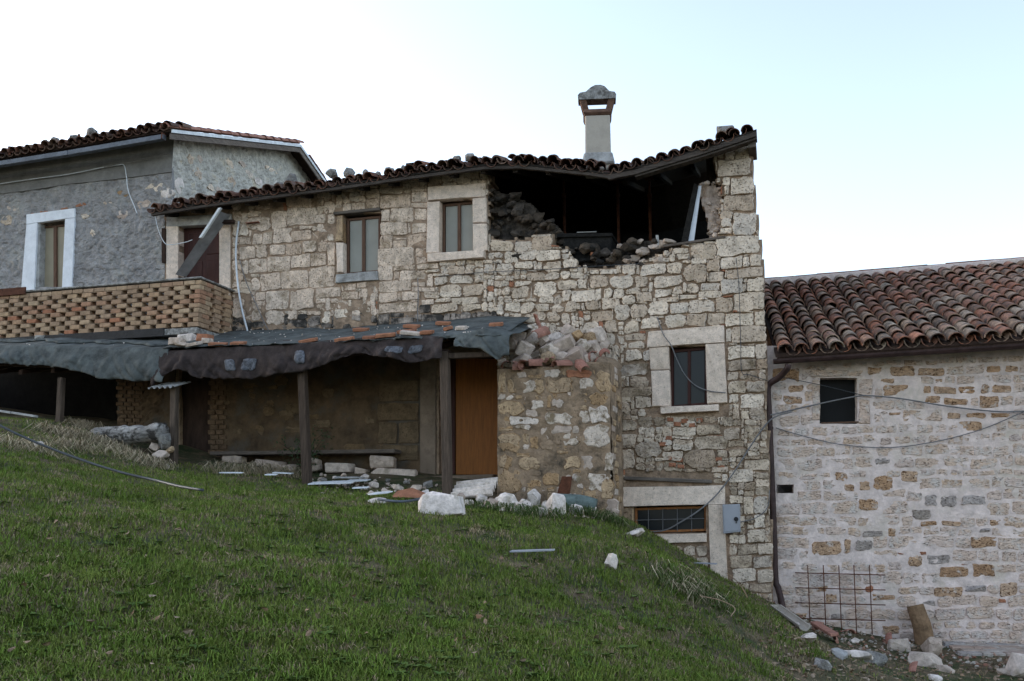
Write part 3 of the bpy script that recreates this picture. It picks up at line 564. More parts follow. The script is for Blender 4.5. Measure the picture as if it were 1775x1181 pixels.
stonepart('jamb', wl, [(1226, 701), (1261, 699), (1256, 595), (1223, 597)], seed=14)
stonepart('sill', wl, [(1146, 719), (1247, 713), (1247, 702), (1146, 707)], d1=0.13, seed=15)
wb = casement('basement_window', M, (1099, 879, 1224, 923), house, 'panedark', 'orangeframe', 0.10, leaves=1, fw=4, tilt=-0.03, label='low barred basement window with orange wooden frame')
stonepart('lintel', wb, [(1075, 879), (1257, 874), (1257, 841), (1076, 845)], seed=16, d1=0.06)
stonepart('jamb', wb, [(1074, 922), (1098, 924), (1098, 879), (1074, 880)], seed=17, mat='annexstone')
stonepart('jamb', wb, [(1232, 1014), (1262, 1018), (1255, 874), (1228, 875)], seed=18, d1=0.06)
stonepart('sill', wb, [(1115, 943), (1226, 940), (1226, 925), (1115, 927)], seed=19, d1=0.08)
for k in range(1, 5): obj('bar', *tube([M.P(1099 + 25 * k, 882, -0.085), M.P(1099 + 25 * k, 921, -0.085)], 0.006, 6, 0), 'cable', wb)
obj('bar', *tube([M.P(1102, 902, -0.075), M.P(1221, 899, -0.075)], 0.006, 6, 0), 'cable', wb)
# upper door behind the balcony
du = obj('door', *qbox(M, (308, 386, 386, 590), -0.22, -0.17, 0.004), 'reddoor', house, label='dark red panelled door above the balcony')
for a, b, c, d in ((318, 400, 343, 440), (350, 397, 376, 437), (318, 450, 343, 520), (350, 447, 376, 520)):
    obj('door_panel', *qbox(M, TL(a, b, c, d), -0.18, -0.155, 0.012), 'reddoor', du)
obj('lintel', *qbox(M, [(289, 394), (402, 388), (402, 371), (290, 377)], -0.15, 0.03, 0.008), 'concrete', du)
obj('jamb', *qbox(M, (289, 393, 310, 590), -0.2, 0.028, 0.008), 'ashlar', du)
obj('jamb', *qbox(M, (381, 390, 400, 590), -0.2, 0.028, 0.008), 'ashlar', du)
obj('shutter', *qbox(M, (283, 397, 289, 457), 0.02, 0.06, 0.006), 'darkwood', du)
# orange door in the porch
do = obj('door', *qbox(M, (782, 618, 862, 822), -0.3, -0.25, 0.004), 'orangedoor', house, label='plain orange-brown wooden door in the porch')
obj('door_edge', *qbox(M, (757, 618, 781, 822), -0.27, -0.23, 0.004), 'reddoor', do)
obj('lintel', *qbox(M, (730, 596, 864, 616), -0.3, 0.03, 0.01), 'porchjamb', do)
obj('jamb', *qbox(M, (729, 617, 756, 826), -0.3, 0.035, 0.01), 'porchjamb', do)
obj('threshold', *qbox(M, [(735, 842), (862, 842), (862, 823), (735, 827)], -0.3, 0.25, 0.02), 'porchjamb', do)
obj('door', *qbox(M, (306, 640, 362, 830), -0.2, -0.12, 0.004), 'darkwood', house, label='dark brown board door in the porch')
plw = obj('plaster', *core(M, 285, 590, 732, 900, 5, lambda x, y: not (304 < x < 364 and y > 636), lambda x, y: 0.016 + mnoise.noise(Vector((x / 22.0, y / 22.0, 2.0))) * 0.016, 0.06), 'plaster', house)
rgp = random.Random(5)
def porchfree(x, y): return not (725 < x < 864) and not (304 < x < 364) and not (655 < x < 728 and 690 < y < 775)
pg = []
for q in ((655, 700, 727, 730), (657, 732, 690, 770), (692, 732, 727, 770), (658, 660, 727, 697), (660, 772, 726, 800)):
    V, F = stone_geo(M, q, -0.06, 0.045, rgp, irr=0.08, jit=0.03, gap=1.0); pg.append((9999, V, F, 'porchstone'))
for k in range(26):
    x, y = rgp.uniform(368, 650), rgp.uniform(660, 800); a, b = rgp.uniform(9, 20), rgp.uniform(5, 10)
    V, F = stone_geo(M, (x - a, y - b, x + a, y + b), -0.06, rgp.uniform(0.012, 0.03), rgp, irr=0.4, jit=0.1); pg.append((0, V, F, 'porchstone'))
for k in range(18):
    for c in range(2):
        x = 362 + c * 14 + (k % 2) * 5; V, F = stone_geo(M, (x, 660 + k * 8.5, x + 13, 668 + k * 8.5), -0.05, 0.04, rgp, irr=0.08, jit=0.02, gap=0.6, bev=0.005); pg.append((0, V, F, 'porchbrick'))
for k, (a, V, F, m) in enumerate(pg): obj('stone' if m != 'porchbrick' else 'brick', V, F, m, wall, smooth=True)
# timber beam let into the wall above the basement window
obj('old_beam', *plank(M.P(1082, 829, 0.02), M.P(1234, 835, 0.02), Vector((0, 0, 0.03)), Vector(M.n + (0,)) * 0.03, 0.01), 'woodh', wall)
for k, (x, y) in enumerate(((1162, 728), (1174, 735), (1186, 730), (1198, 737), (1212, 729), (1165, 795), (1178, 797), (1166, 806), (1180, 808), (1246, 795), (1250, 806), (1160, 760), (1150, 770))):
    V, F = stone_geo(M, (x - 6, y - 3.5, x + 6, y + 3.5), -0.05, 0.03, rgp, irr=0.1, jit=0.03, gap=0.3, bev=0.004); obj('brick', V, F, 'redbrick', wall, smooth=True)

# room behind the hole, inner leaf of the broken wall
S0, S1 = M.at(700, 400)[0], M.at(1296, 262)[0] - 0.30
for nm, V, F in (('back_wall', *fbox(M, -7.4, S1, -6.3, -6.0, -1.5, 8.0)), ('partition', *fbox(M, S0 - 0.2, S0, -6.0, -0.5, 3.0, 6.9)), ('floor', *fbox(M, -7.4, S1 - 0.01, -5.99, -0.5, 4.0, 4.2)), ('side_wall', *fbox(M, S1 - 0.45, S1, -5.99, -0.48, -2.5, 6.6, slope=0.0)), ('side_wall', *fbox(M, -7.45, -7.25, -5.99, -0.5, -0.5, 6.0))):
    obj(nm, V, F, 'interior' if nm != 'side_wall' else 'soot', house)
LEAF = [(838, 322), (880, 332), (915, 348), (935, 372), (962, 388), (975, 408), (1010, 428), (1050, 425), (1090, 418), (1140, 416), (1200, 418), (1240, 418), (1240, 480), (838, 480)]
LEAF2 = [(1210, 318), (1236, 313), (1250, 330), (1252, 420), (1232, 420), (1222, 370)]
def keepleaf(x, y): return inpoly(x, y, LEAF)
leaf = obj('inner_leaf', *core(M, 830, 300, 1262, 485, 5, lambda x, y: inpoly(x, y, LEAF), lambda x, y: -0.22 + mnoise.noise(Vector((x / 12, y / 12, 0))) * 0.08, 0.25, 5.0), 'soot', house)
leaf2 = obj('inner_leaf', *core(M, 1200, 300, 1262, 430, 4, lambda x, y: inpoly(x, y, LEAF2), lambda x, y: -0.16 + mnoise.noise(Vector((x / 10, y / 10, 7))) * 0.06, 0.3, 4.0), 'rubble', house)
for par, poly, bx, mt in ((leaf, LEAF, (842, 322, 1240, 470), 'soot'), (leaf2, LEAF2, (1206, 312, 1254, 420), 'rubble')):
    nr = 0
    while nr < (95 if mt == 'soot' else 26):
        x, y = rg.uniform(bx[0], bx[2]), rg.uniform(bx[1], bx[3])
        if not inpoly(x, y, poly) or y > 462: continue
        nr += 1; sz_ = rg.uniform(.08, .32) if mt == 'soot' else rg.uniform(.06, .16)
        m = mt if not (mt == 'soot' and y > 408 and x > 1035) else rg.choice(['rubble', 'soot', 'rubble'])
        obj('stone', *rock(M.P(x, y, rg.uniform(-.22, -.03)), (sz_, sz_ * .8, sz_ * rg.uniform(.45, .8)), 1300 + nr + int(bx[0]), M.a + rg.uniform(-.6, .6), npt=8, tilt=.6), m, par)

# roof of the stone house
roof = MB()
def roofstrip(E, ext0=0.0, ext1=0.0):
    P = [(e[0], e[1]) for e in E]; V = []; F = []
    for s, z in P:
        zt = z + 0.06
        for d in (OV, -2.0, -4.2): sk = s - (OV - d) * .05 * max(0, (s - 2.5) / 2.0); V.append(M.W(sk, d, zt + (OV - d) * RS)); V.append(M.W(sk, d, zt + 0.035 + (OV - d) * RS))
    for i in range(len(P) - 1):
        a, b = i * 6, (i + 1) * 6
        for k in (0, 2): F.append((a + k, b + k, b + k + 2, a + k + 2)); F.append((a + k + 1, a + k + 3, b + k + 3, b + k + 1))
        F.append((a, a + 1, b + 1, b)); F.append((a + 4, b + 4, b + 5, a + 5))
    n = (len(P) - 1) * 6
    for a in (0, n): F.append((a, a + 2, a + 3, a + 1)); F.append((a + 2, a + 4, a + 5, a + 3))
    return V, F
roof.add(*roofstrip(ev)); roof.add(*roofstrip(ev2))
# rear slope closing the roof
def rear(E):
    V = []; F = []
    for s, z in E:
        zt = z + 0.06 + (OV + 4.2) * RS
        k_ = .05 * max(0, (s - 2.5) / 2.0); V += [M.W(s - 4.65 * k_, -4.2, zt + 0.036), M.W(s - 7.35 * k_, -6.9, zt - 0.8)]
    for i in range(len(E) - 1): F.append((2 * i, 2 * i + 2, 2 * i + 3, 2 * i + 1))
    return V, F
roof.add(*rear(ev)); roof.add(*rear(ev2))
rooft = roof.obj('roof', 'roofwood', house)
def eaveboard(E, lo, hi, d0, d1, name, mat, parent):
    V = []; F = []
    for i, (s, z) in enumerate(E):
        j = mnoise.noise(Vector((s * 2.0, 0, 3))) * 0.025
        V += [M.W(s, d1, z + lo + j), M.W(s, d1, z + hi + j), M.W(s, d0, z + hi + j), M.W(s, d0, z + lo + j)]
    for i in range(len(E) - 1):
        a, b = i * 4, i * 4 + 4
        for k in range(4): F.append((a + k, b + k, b + (k + 1) % 4, a + (k + 1) % 4))
    F.append((3, 2, 1, 0)); n = 4 * (len(E) - 1); F.append((n, n + 1, n + 2, n + 3))
    return obj(name, V, F, mat, parent)
eaveboard(ev, -0.008, 0.045, OV - 0.07, OV + 0.005, 'eave_board', 'eavewood', rooft)
eaveboard(ev2, -0.03, 0.055, OV - 0.09, OV + 0.004, 'eave_board', 'eavewood', rooft)
eaveboard([(s, z - 0.035) for s, z in ev2[1:]], -0.035, -0.002, OV - 0.2, OV - 0.03, 'eave_board', 'eavewood', rooft)
k = 0
s = ev[0][0] + 0.3
while s < ev2[-1][0] - 0.1:                       # rafters carrying the overhang
    d0_ = OV - 0.09 if s < 1.2 else -0.7
    a = Vector(M.W(s, d0_, eavez(s) + (OV - .09 - d0_) * RS)); b = Vector(M.W(s - .1, -3.9, eavez(s) + (4.35) * RS - 0.0))
    obj('rafter', *plank(a, b, Vector(M.r + (0,)) * 0.045, Vector((0, 0, 0.05)), 0.006), 'roofwood', rooft); s += 0.62
obj('rafter_end', *fbox(M, ev2[-1][0] - 0.16, ev2[-1][0] - 0.02, -0.3, OV - 0.12, eavez(4.4) - 0.16, eavez(4.4) - 0.02, 0.01), 'woodh', rooft)
def coppo(L=0.44, r0=0.095, r1=0.075, th=0.013, n=9, up=True, jit=0, seed=0, arc=1.0, nl=4):
    """barrel tile along +Y (down-slope end at y=0), concave down when up"""
    rgx = random.Random(seed); V = []; F = []
    for j in range(nl + 1):
        t = j / nl; r = r0 + (r1 - r0) * t
        for lay in (0, 1):
            rr = r - lay * th
            for i in range(n):
                a = math.pi * (0.5 + arc * (0.5 - i / (n - 1)))
                e = rgx.uniform(-jit, jit) if j == 0 else 0
                V.append((rr * math.cos(a), t * L + e, (rr * math.sin(a)) * (1 if up else -1)))
    def id(j, lay, i): return (j * 2 + lay) * n + i
    for j in range(nl):
        for i in range(n - 1):
            F.append((id(j, 0, i), id(j, 0, i + 1), id(j + 1, 0, i + 1), id(j + 1, 0, i)))
            F.append((id(j, 1, i), id(j + 1, 1, i), id(j + 1, 1, i + 1), id(j, 1, i + 1)))
        for i in (0, n - 1): F.append((id(j, 0, i), id(j + 1, 0, i), id(j + 1, 1, i), id(j, 1, i)))
    for j in (0, nl):
        for i in range(n - 1): F.append((id(j, 0, i), id(j, 1, i), id(j, 1, i + 1), id(j, 0, i + 1)))
    return V, F
def meshof(name, VF, mat, smooth=True):
    me = bpy.data.meshes.new(name); me.from_pydata([tuple(v) for v in VF[0]], [], VF[1]); me.update(); me.materials.append(MT[mat])
    if smooth:
        me.shade_smooth()
        me.set_sharp_from_angle(angle=R(40))
    return me
def tilemats(mat): return ([meshof('roof_tile', coppo(seed=i, jit=0.008, r0=0.1 + 0.004 * (i % 3)), mat) for i in range(5)], [meshof('roof_tile', coppo(seed=i + 20, jit=0.008, up=False, r0=0.105, r1=0.085), mat) for i in range(4)])
COVD, CHAD = tilemats('darktile'); COVR, CHAR = tilemats('tile'); COVV, _c = tilemats('redtile')
def place(me, name, parent, pos, fr, slope, yaw=0.0, roll=0.0, pit=0.0, scale=1.0):
    """tile: local +Y runs up the slope, into the wall (-n), local X along the wall"""
    o = bpy.data.objects.new(name, me); COL.objects.link(o)
    rot = Matrix.Rotation(fr.a + yaw, 4, 'Z') @ Matrix.Rotation(math.atan(slope) + pit, 4, 'X') @ Matrix.Rotation(roll, 4, 'Y')
    o.matrix_world = Matrix.Translation(Vector(pos)) @ rot @ Matrix.Scale(scale, 4)
    mw = o.matrix_world.copy()
    o.parent = parent; o.matrix_parent_inverse = Matrix.Identity(4); o.matrix_basis = mw
    return o
rgt = random.Random(21); pitch = 0.212; s = ev[0][0] + 0.02
def slopeang(s): return (eavez(min(s + 0.1, 4.7)) - eavez(s - 0.1)) / 0.2
while s < ev2[-1][0] - 0.12:
    z = eavez(s) + 0.075 + rgt.uniform(-.02, .04); sa = -math.atan(max(-0.4, min(0.4, slopeang(s))))
    for row in range(2):
        d = OV + 0.07 - row * 0.36 + rgt.uniform(-0.03, 0.03)
        zz = z + (OV - d) * RS
        place(rgt.choice(CHAD), 'roof_tile', rooft, M.W(s, d - 0.03, zz + 0.085 + rgt.uniform(-0.01, 0.01)), M, RS, rgt.uniform(-.08, .08), sa + rgt.uniform(-.15, .15), -0.03 + rgt.uniform(-.04, .04))
        if rgt.random() < .9: place(rgt.choice(COVD), 'roof_tile', rooft, M.W(s + pitch / 2, d + rgt.uniform(-0.08, 0.05), zz + 0.055 + rgt.uniform(-0.012, 0.03)), M, RS, rgt.uniform(-.2, .2), sa + rgt.uniform(-.3, .3), -0.03 + rgt.uniform(-.08, .08))
    if rgt.random() < 0.5:
        place(rgt.choice(COVD), 'roof_tile', rooft, M.W(s + pitch / 2 + rgt.uniform(-.07, .07), OV + rgt.uniform(-.16, .02), z + rgt.uniform(.08, .13)), M, RS, rgt.uniform(-.35, .35), sa + rgt.uniform(-.35, .35), rgt.uniform(-.1, .1))
    s += pitch * rgt.uniform(0.95, 1.06)
# rest of the covering, further up the slope
mb = MB(); s = ev[0][0] + 0.1
while s < ev2[-1][0] - 0.35:
    d = -0.3
    while d > -4.0:
        V, F = coppo(n=6, nl=1, seed=int(d * 100)); ca, sa_ = math.cos(M.a), math.sin(M.a); cs, sn = math.cos(math.atan(RS)), math.sin(math.atan(RS))
        base = Vector(M.W(s, d, eavez(s) + 0.15 + (OV - d) * RS)); Q = []
        for x, y, z in V:
            y2, z2 = y * cs - z * sn, y * sn + z * cs; Q.append(base + Vector((x * ca - y2 * sa_, x * sa_ + y2 * ca, z2)))
        mb.add(Q, F); d -= 0.37
    s += pitch
mb.obj('tile_covering', 'darktile', rooft, smooth=True, kind='stuff')
# chimney
CHF = Frame(M.P(1037, 290, -0.4)[:2], -5.0)              # the flue is set square to the lane, not to the wall
chs, chz = CHF.at(1037, 290); hw0 = 0
def chpt(px, py): return CHF.at(px, py, 0.0)
def frustum(fr, sc, dc, z0, z1, a0, a1, b0=None, b1=None, chm=0.01):
    b0 = a0 if b0 is None else b0; b1 = a1 if b1 is None else b1
    return hexa([fr.W(sc - a0, dc + b0, z0), fr.W(sc + a0, dc + b0, z0), fr.W(sc + a0, dc - b0, z0), fr.W(sc - a0, dc - b0, z0), fr.W(sc - a1, dc + b1, z1), fr.W(sc + a1, dc + b1, z1), fr.W(sc + a1, dc - b1, z1), fr.W(sc - a1, dc - b1, z1)], chm)
zb = roofz(M.at(1037, 290, -0.4)[0], -0.4) + 0.32; z1 = chpt(1037, 208)[1]; hw = (chpt(1058, 240)[0] - chpt(1015, 240)[0]) / 2
chm = obj('chimney', *frustum(CHF, chs, 0.0, zb - 0.3, z1, hw * 1.04, hw, chm=0.02), 'chimney', house)
obj('base_flashing', *frustum(CHF, chs, 0.0, zb - 0.2, chpt(1037, 272)[1], hw * 1.32, hw * 1.12, chm=0.03), 'concrete', chm)
zc = chpt(1037, 193.5)[1]; PDp = 0.08
obj('collar', *frustum(CHF, chs, 0.0, z1 - 0.01, z1 + 0.05, hw * 1.0, hw * 1.14, chm=0.012), 'clay', chm)
obj('collar', *frustum(CHF, chs, 0.0, z1 + 0.05, zc, hw * 1.16, hw * 1.08, hw * 1.1, PDp + .04, chm=0.012), 'clay', chm)
zt = chpt(1037, 177)[1]
for sg in (-1, 1):
    for q in (-1, 1):
        a = Vector(CHF.W(chs + sg * hw * 0.92, q * PDp, zc - 0.02)); b = Vector(CHF.W(chs + sg * hw * 1.15, q * PDp, zt + 0.01))
        obj('cap_post', *plank(a, b, Vector(CHF.r + (0,)) * 0.06, Vector(CHF.n + (0,)) * 0.04, 0.006), 'clay', chm)
obj('rim', *frustum(CHF, chs, 0.0, zc - 0.03, zc + 0.006, hw * 0.98, hw * 0.98, PDp + .03, PDp + .03, chm=0.004), 'clay', chm)
prof = [(-1.52, 0.0), (1.52, 0.0), (1.55, 0.32), (1.42, 0.52), (1.0, 0.6), (0.62, 1.0), (0.3, 1.12), (-0.15, 1.12), (-0.5, 0.95), (-0.9, 0.62), (-1.38, 0.55), (-1.56, 0.35)]
ch_h = (chpt(1037, 153)[1] - zt) / 1.12
V, F = prism([CHF.W(chs + x * hw, PDp + .06, zt + y * ch_h) for x, y in prof], Vector(CHF.n + (0,)) * (-2 * PDp - .12))
obj('cap', V, F, 'capstone', chm)

# ------------------------------------------------------------------ the grey rendered house
gh = thing('rendered_house', 'grey rendered house with rough plaster and tiled roof at the left edge', 'house', M.W(-9.5, 0, 1.9))
GE = [(-260, 330), (0, 291), (285, 243)]               # lower edge of the gutter
def gin(x, y): return -260 < x < 298 and y > 225
def keepg(x, y, lower=False):
    if not gin(x, y) or y > 905: return False
    if 62 < x < 117 and 382 < y < 497: return False
    if x > 287 and y > 368: return False
    if (y > 600) != lower: return False
    if -60 < x < 205 and y > 640: return False
    s, z = M.at(x, y); sg = M.at(285, 243, 0.5)
    return z < 8.02
def dg(x, y):
    s, z = M.at(x, y)
    k = 0.004 if z > 7.0 - (0.05 * (s + 7.5)) else 0.022
    return 0.006 + mnoise.noise(Vector((x / 7.0, y / 6.0, 2))) * k * .8 + mnoise.noise(Vector((x / 26.0, y / 26.0, 9))) * k - max(0, .16 - abs(mnoise.noise(Vector((x / 16.0, y / 13.0, 4))))) * k * 6 + abs(mnoise.noise(Vector((x / 10.0, y / 9.0, 14)))) * k
gw = obj('front_wall', *core(M, -260, 180, 304, 600, 3, keepg, dg, 0.07, 0.5), 'render', gh)
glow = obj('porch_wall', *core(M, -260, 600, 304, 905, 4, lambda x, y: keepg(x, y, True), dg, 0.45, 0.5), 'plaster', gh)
# smooth band below the eaves
bandq = [(-260, 422), (0, 340), (150, 318), (297, 300), (300, 225), (-260, 300)]
V = []; F = []
bx = [(-260, 400), (-100, 360), (0, 337), (60, 330), (120, 320), (200, 312), (299, 299)]
V = [M.W(M.at(x, y)[0], 0.034, M.at(x, y)[1]) for x, y in bx] + [M.W(M.at(x, y)[0], 0.034, 8.0) for x, y in bx]; n = len(bx)
V += [M.W(M.at(x, y)[0], 0.0, M.at(x, y)[1]) for x, y in bx]
F = [(i, i + 1, n + i + 1, n + i) for i in range(n - 1)] + [(2 * n + i, 2 * n + i + 1, i + 1, i) for i in range(n - 1)]
obj('smooth_render_band', V, F, 'band', gw)
rgg = random.Random(3)
for q, mt in (((250, 318, 285, 334), 'stone'), ((195, 330, 222, 345), 'annexstone'), ((178, 346, 200, 356), 'stone'), ((2, 372, 20, 388), 'stone'), ((142, 368, 153, 380), 'stone'), ((202, 362, 224, 378), 'rubble'), ((153, 398, 166, 412), 'stone'), ((280, 325, 300, 345), 'whitestone'), ((132, 350, 150, 358), 'redbrick'), ((44, 368, 62, 373), 'redbrick'), ((70, 364, 92, 369), 'redbrick'), ((100, 360, 122, 365), 'redbrick'), ((10, 350, 34, 364), 'rubble'), ((235, 346, 262, 360), 'rubble')):
    V, F = stone_geo(M, q, -0.05, rgg.uniform(0.0, 0.012), rgg, irr=0.45, jit=0.16, cj=2.5); obj('stone' if mt != 'redbrick' else 'brick', V, F, mt, gw, smooth=True)
# gable wall
def keepgab(d, z):
    top = 7.95 + (-d) * 0.335 if d > -4.64 else 7.95 + 4.64 * 0.335 - (-d - 4.64) * 0.335
    return z < top
SG = SUNK
V = []; F = []; idx = {}
nd, nz = 150, 90
for i in range(nd + 1):
    for j in range(nz + 1):
        d = -0.002 - i * 0.062; top = 7.9 + (-d) * 0.335 if d > -4.64 else 7.9 + 4.64 * 0.335 - (-d - 4.64) * 0.335
        z = 4.5 + (top - 4.5) * j / nz
        k = mnoise.noise(Vector((d * 7, z * 9, 3))) * 0.03 + mnoise.noise(Vector((d * 3, z * 3, 8))) * 0.02 - max(0, .15 - abs(mnoise.noise(Vector((d * 4, z * 5, 5))))) * .2
        V.append(M.W(SG + k * min(1, i / 2) + 0.015, d, z))
for i in range(nd):
    for j in range(nz): a = i * (nz + 1) + j; F.append((a, a + nz + 1, a + nz + 2, a + 1))
gab = obj('gable_wall', V, F, 'gable', gh)
V, F = fbox(M, SG - 6.5, SG - 0.35, -8.8, -0.5, 3.6, 7.6); obj('house_body', V, F, 'gable', gh)
GAB = Frame(M.W(SG, 0, 0)[:2], -16 - 90)
# frame whose n points to +s of the main wall: r = -n... use direct placement on the gable instead
def gabstone(px, py, wpx, hpx, mat, seed):
    d, z = M.ats(px, py, SG); rgx = random.Random(seed); rs = []
    hw_, hh_ = wpx, hpx
    P = []
    for k in range(12):
        a = k / 12 * 6.283 + rgx.uniform(-.12, .12); r = rgx.uniform(0.65, 1.15); P.append((d + hw_ * r * math.cos(a), z + hh_ * r * math.sin(a)))
    V = [M.W(SG - 0.03, a, b) for a, b in P] + [M.W(SG + 0.018, d + (a - d) * .94, z + (b - z) * .94) for a, b in P] + [M.W(SG + 0.028, d, z)]
    F = [(i, (i + 1) % 12, (i + 1) % 12 + 12, i + 12) for i in range(12)] + [(12 + i, 12 + (i + 1) % 12, 24) for i in range(12)]
    obj('stone', V, F, mat, gab, smooth=True)
for i, (x, y, a, b, mt) in enumerate(((310, 320, .18, .20, 'whitestone'), (342, 300, .2, .13, 'stone'), (397, 283, .2, .12, 'stone'), (401, 315, .2, .13, 'stone'), (365, 325, .15, .08, 'stone'), (432, 303, .2, .1, 'stone'), (447, 315, .22, .11, 'whitestone'), (345, 275, .14, .09, 'rubble'), (470, 295, .3, .09, 'stone'), (380, 330, .2, .08, 'rubble'), (330, 277, .12, .13, 'stone'), (420, 285, .18, .08, 'rubble'))): gabstone(x, y, a, b, mt, i)
# its window
gwin = casement('window', M, (60, 388, 116, 500), gh, 'panetan', 'frame', 0.13, fw=2.6, label='two-leaf window with tan panes in a white painted surround')
obj('surround', *qbox(M, [(48, 390), (132, 378), (132, 362), (48, 373)], -0.05, 0.045, 0.006), 'paint', gwin)
obj('surround', *qbox(M, [(38, 515), (61, 515), (67, 387.5), (48, 390.5)], -0.05, 0.044, 0.006), 'paint', gwin)
obj('surround', *qbox(M, [(109, 515), (126, 515), (132, 378.5), (115, 381)], -0.05, 0.044, 0.006), 'paint', gwin)
obj('reveal', *qbox(M, [(56, 515), (67, 515), (70, 386), (66, 386)], -0.25, 0.0, 0.0), 'concrete', gwin)
# eaves, gutter, roof
gev = [M.at(x, y, 0.55) for x, y in GE]
def gez(s): return float(np.interp(s, [e[0] for e in gev], [e[1] for e in gev]))
GS = 0.335
groof = MB(); SL, SR = -15.5, gev[-1][0] + 0.18
def gplane(lo):
    P = []
    for s in (SL, SR):
        P.append([(s, 0.62, gez(s) + 0.14 + lo), (s, -4.64, gez(s) + 0.14 + lo + 5.26 * GS), (s, -9.3, gez(s) + 0.14 + lo + 5.26 * GS - 4.66 * GS)])
    return P
A, B = gplane(0), gplane(0.05)
V = [M.W(*p) for pl in (A, B) for side in pl for p in side]
F = [(0, 3, 4, 1), (1, 4, 5, 2), (6, 7, 10, 9), (7, 8, 11, 10), (0, 6, 9, 3), (0, 1, 7, 6), (1, 2, 8, 7), (3, 9, 10, 4), (4, 10, 11, 5), (2, 5, 11, 8)]
groofo = obj('roof', V, F, 'darkwood', gh)
for a, b in ((0, 1), (1, 2)):
    p, q = [(-300, 336), (120, 271), (285, 243)][a], [(-300, 336), (120, 271), (285, 243)][b]
    A0, B0 = Vector(M.P(*p, 0.6)), Vector(M.P(*q, 0.6))
    if a == 0: B0 = A0.lerp(B0, 0.999)
    obj('gutter', *plank(A0 + Vector((0, 0, 0.06)), B0 + Vector((0, 0, 0.06)), Vector((0, 0, 0.055)), Vector(M.n + (0,)) * 0.06, 0.008), 'metal', gh)
for x, y in ((57, 281), (175, 261)): obj('gutter_bracket', *qbox(M, (x - 2.2, y - 8, x + 2.2, y + 7), 0.664 , 0.672, 0), 'rust', gh)
obj('gutter_end', *fbox(M, gev[-1][0] + 0.005, gev[-1][0] + 0.03, 0.53, 0.675, gez(-7.6) - 0.01, gez(-7.6) + 0.13, 0.005), 'rust', gh)
obj('eave_soffit', *fbox(M, SL, gev[-1][0], 0.0, 0.54, 7.9 - 0.0, 7.94), 'darkwood', gh) if False else None
s = -12.6
while s < SR - 0.05:
    z = gez(s) + 0.2
    for row in range(2):
        d = 0.74 - row * 0.36 + rgt.uniform(-.03, .03); zz = z + (0.62 - d) * GS
        place(rgt.choice(CHAD), 'roof_tile', groofo, M.W(s, d - 0.03, zz + 0.09), M, GS, rgt.uniform(-.08, .08), rgt.uniform(-.15, .15), -0.02)
        place(rgt.choice(COVD), 'roof_tile', groofo, M.W(s + pitch / 2, d, zz + 0.06 + rgt.uniform(-.01, .03)), M, GS, rgt.uniform(-.12, .12), rgt.uniform(-.2, .2), -0.02)
    s += pitch * rgt.uniform(.95, 1.06)
d = 0.74
while d > -4.7:                                                   # verge tiles
    place(rgt.choice(COVV), 'verge_tile', groofo, M.W(SR - 0.06, d, gez(SR) + 0.2 + (0.62 - d) * GS + 0.03), M, GS, rgt.uniform(-.05, .05), rgt.uniform(-.05, .05)); d -= 0.37
d = -4.75
while d > -9.2:
    place(rgt.choice(COVV), 'verge_tile', groofo, M.W(SR - 0.06, d - 0.44, gez(SR) + 0.23 + 5.26 * GS - (-d - 4.64 + 0.44) * GS), M, -GS, math.pi * 0 + rgt.uniform(-.05, .05)); d -= 0.37
for nm, lo, hi, o0, o1, mt in (('verge_fascia', 0.11, 0.185, 0.005, 0.03, 'whitemetal'), ('verge_board', -0.03, 0.095, -0.03, 0.004, 'wood')):
    zA = gez(SR)
    for (d0, z0, d1, z1_) in ((0.6, zA + (0.02) * GS, -4.64, zA + 5.26 * GS), (-4.645, zA + 5.26 * GS, -9.3, zA + 5.26 * GS - 4.655 * GS)):
        c = [M.W(SR + o0, d0, z0 + lo), M.W(SR + o1, d0, z0 + lo), M.W(SR + o1, d1, z1_ + lo), M.W(SR + o0, d1, z1_ + lo), M.W(SR + o0, d0, z0 + hi), M.W(SR + o1, d0, z0 + hi), M.W(SR + o1, d1, z1_ + hi), M.W(SR + o0, d1, z1_ + hi)]
        obj(nm, *hexa(c, 0.003), mt, groofo)

# ------------------------------------------------------------------ brick balcony
BS = M.at(405, 540)[0]; BD = 1.15
bal = thing('balcony', 'balcony with a pierced brick parapet between the grey house and the red door', 'balcony', M.W(-8, 0.6, 3.35))
zt0, zb0 = M.at(340, 480, BD)[1], M.at(340, 566, BD)[1]
BL = -12.2
rows = 10; rh = (zt0 - zb0 - 0.06) / rows
obj('slab', *fbox(M, BL, BS + 0.0, -0.02, BD + 0.03, zb0 - 0.14, zb0 - 0.02, 0.01), 'capstone', bal)
brm = [hexa([(x, y, z) for z in (0, 1) for x, y in ((0, 0), (1, 0), (1, 1), (0, 1))], 0.0)]
def brick(s0, s1, d0, d1, z0, z1, mat='brick', ch=0.006, parent=bal): obj('brick', *fbox(M, s0, s1, d0, d1, z0, z1, ch), mat, parent)
rgb = random.Random(9)
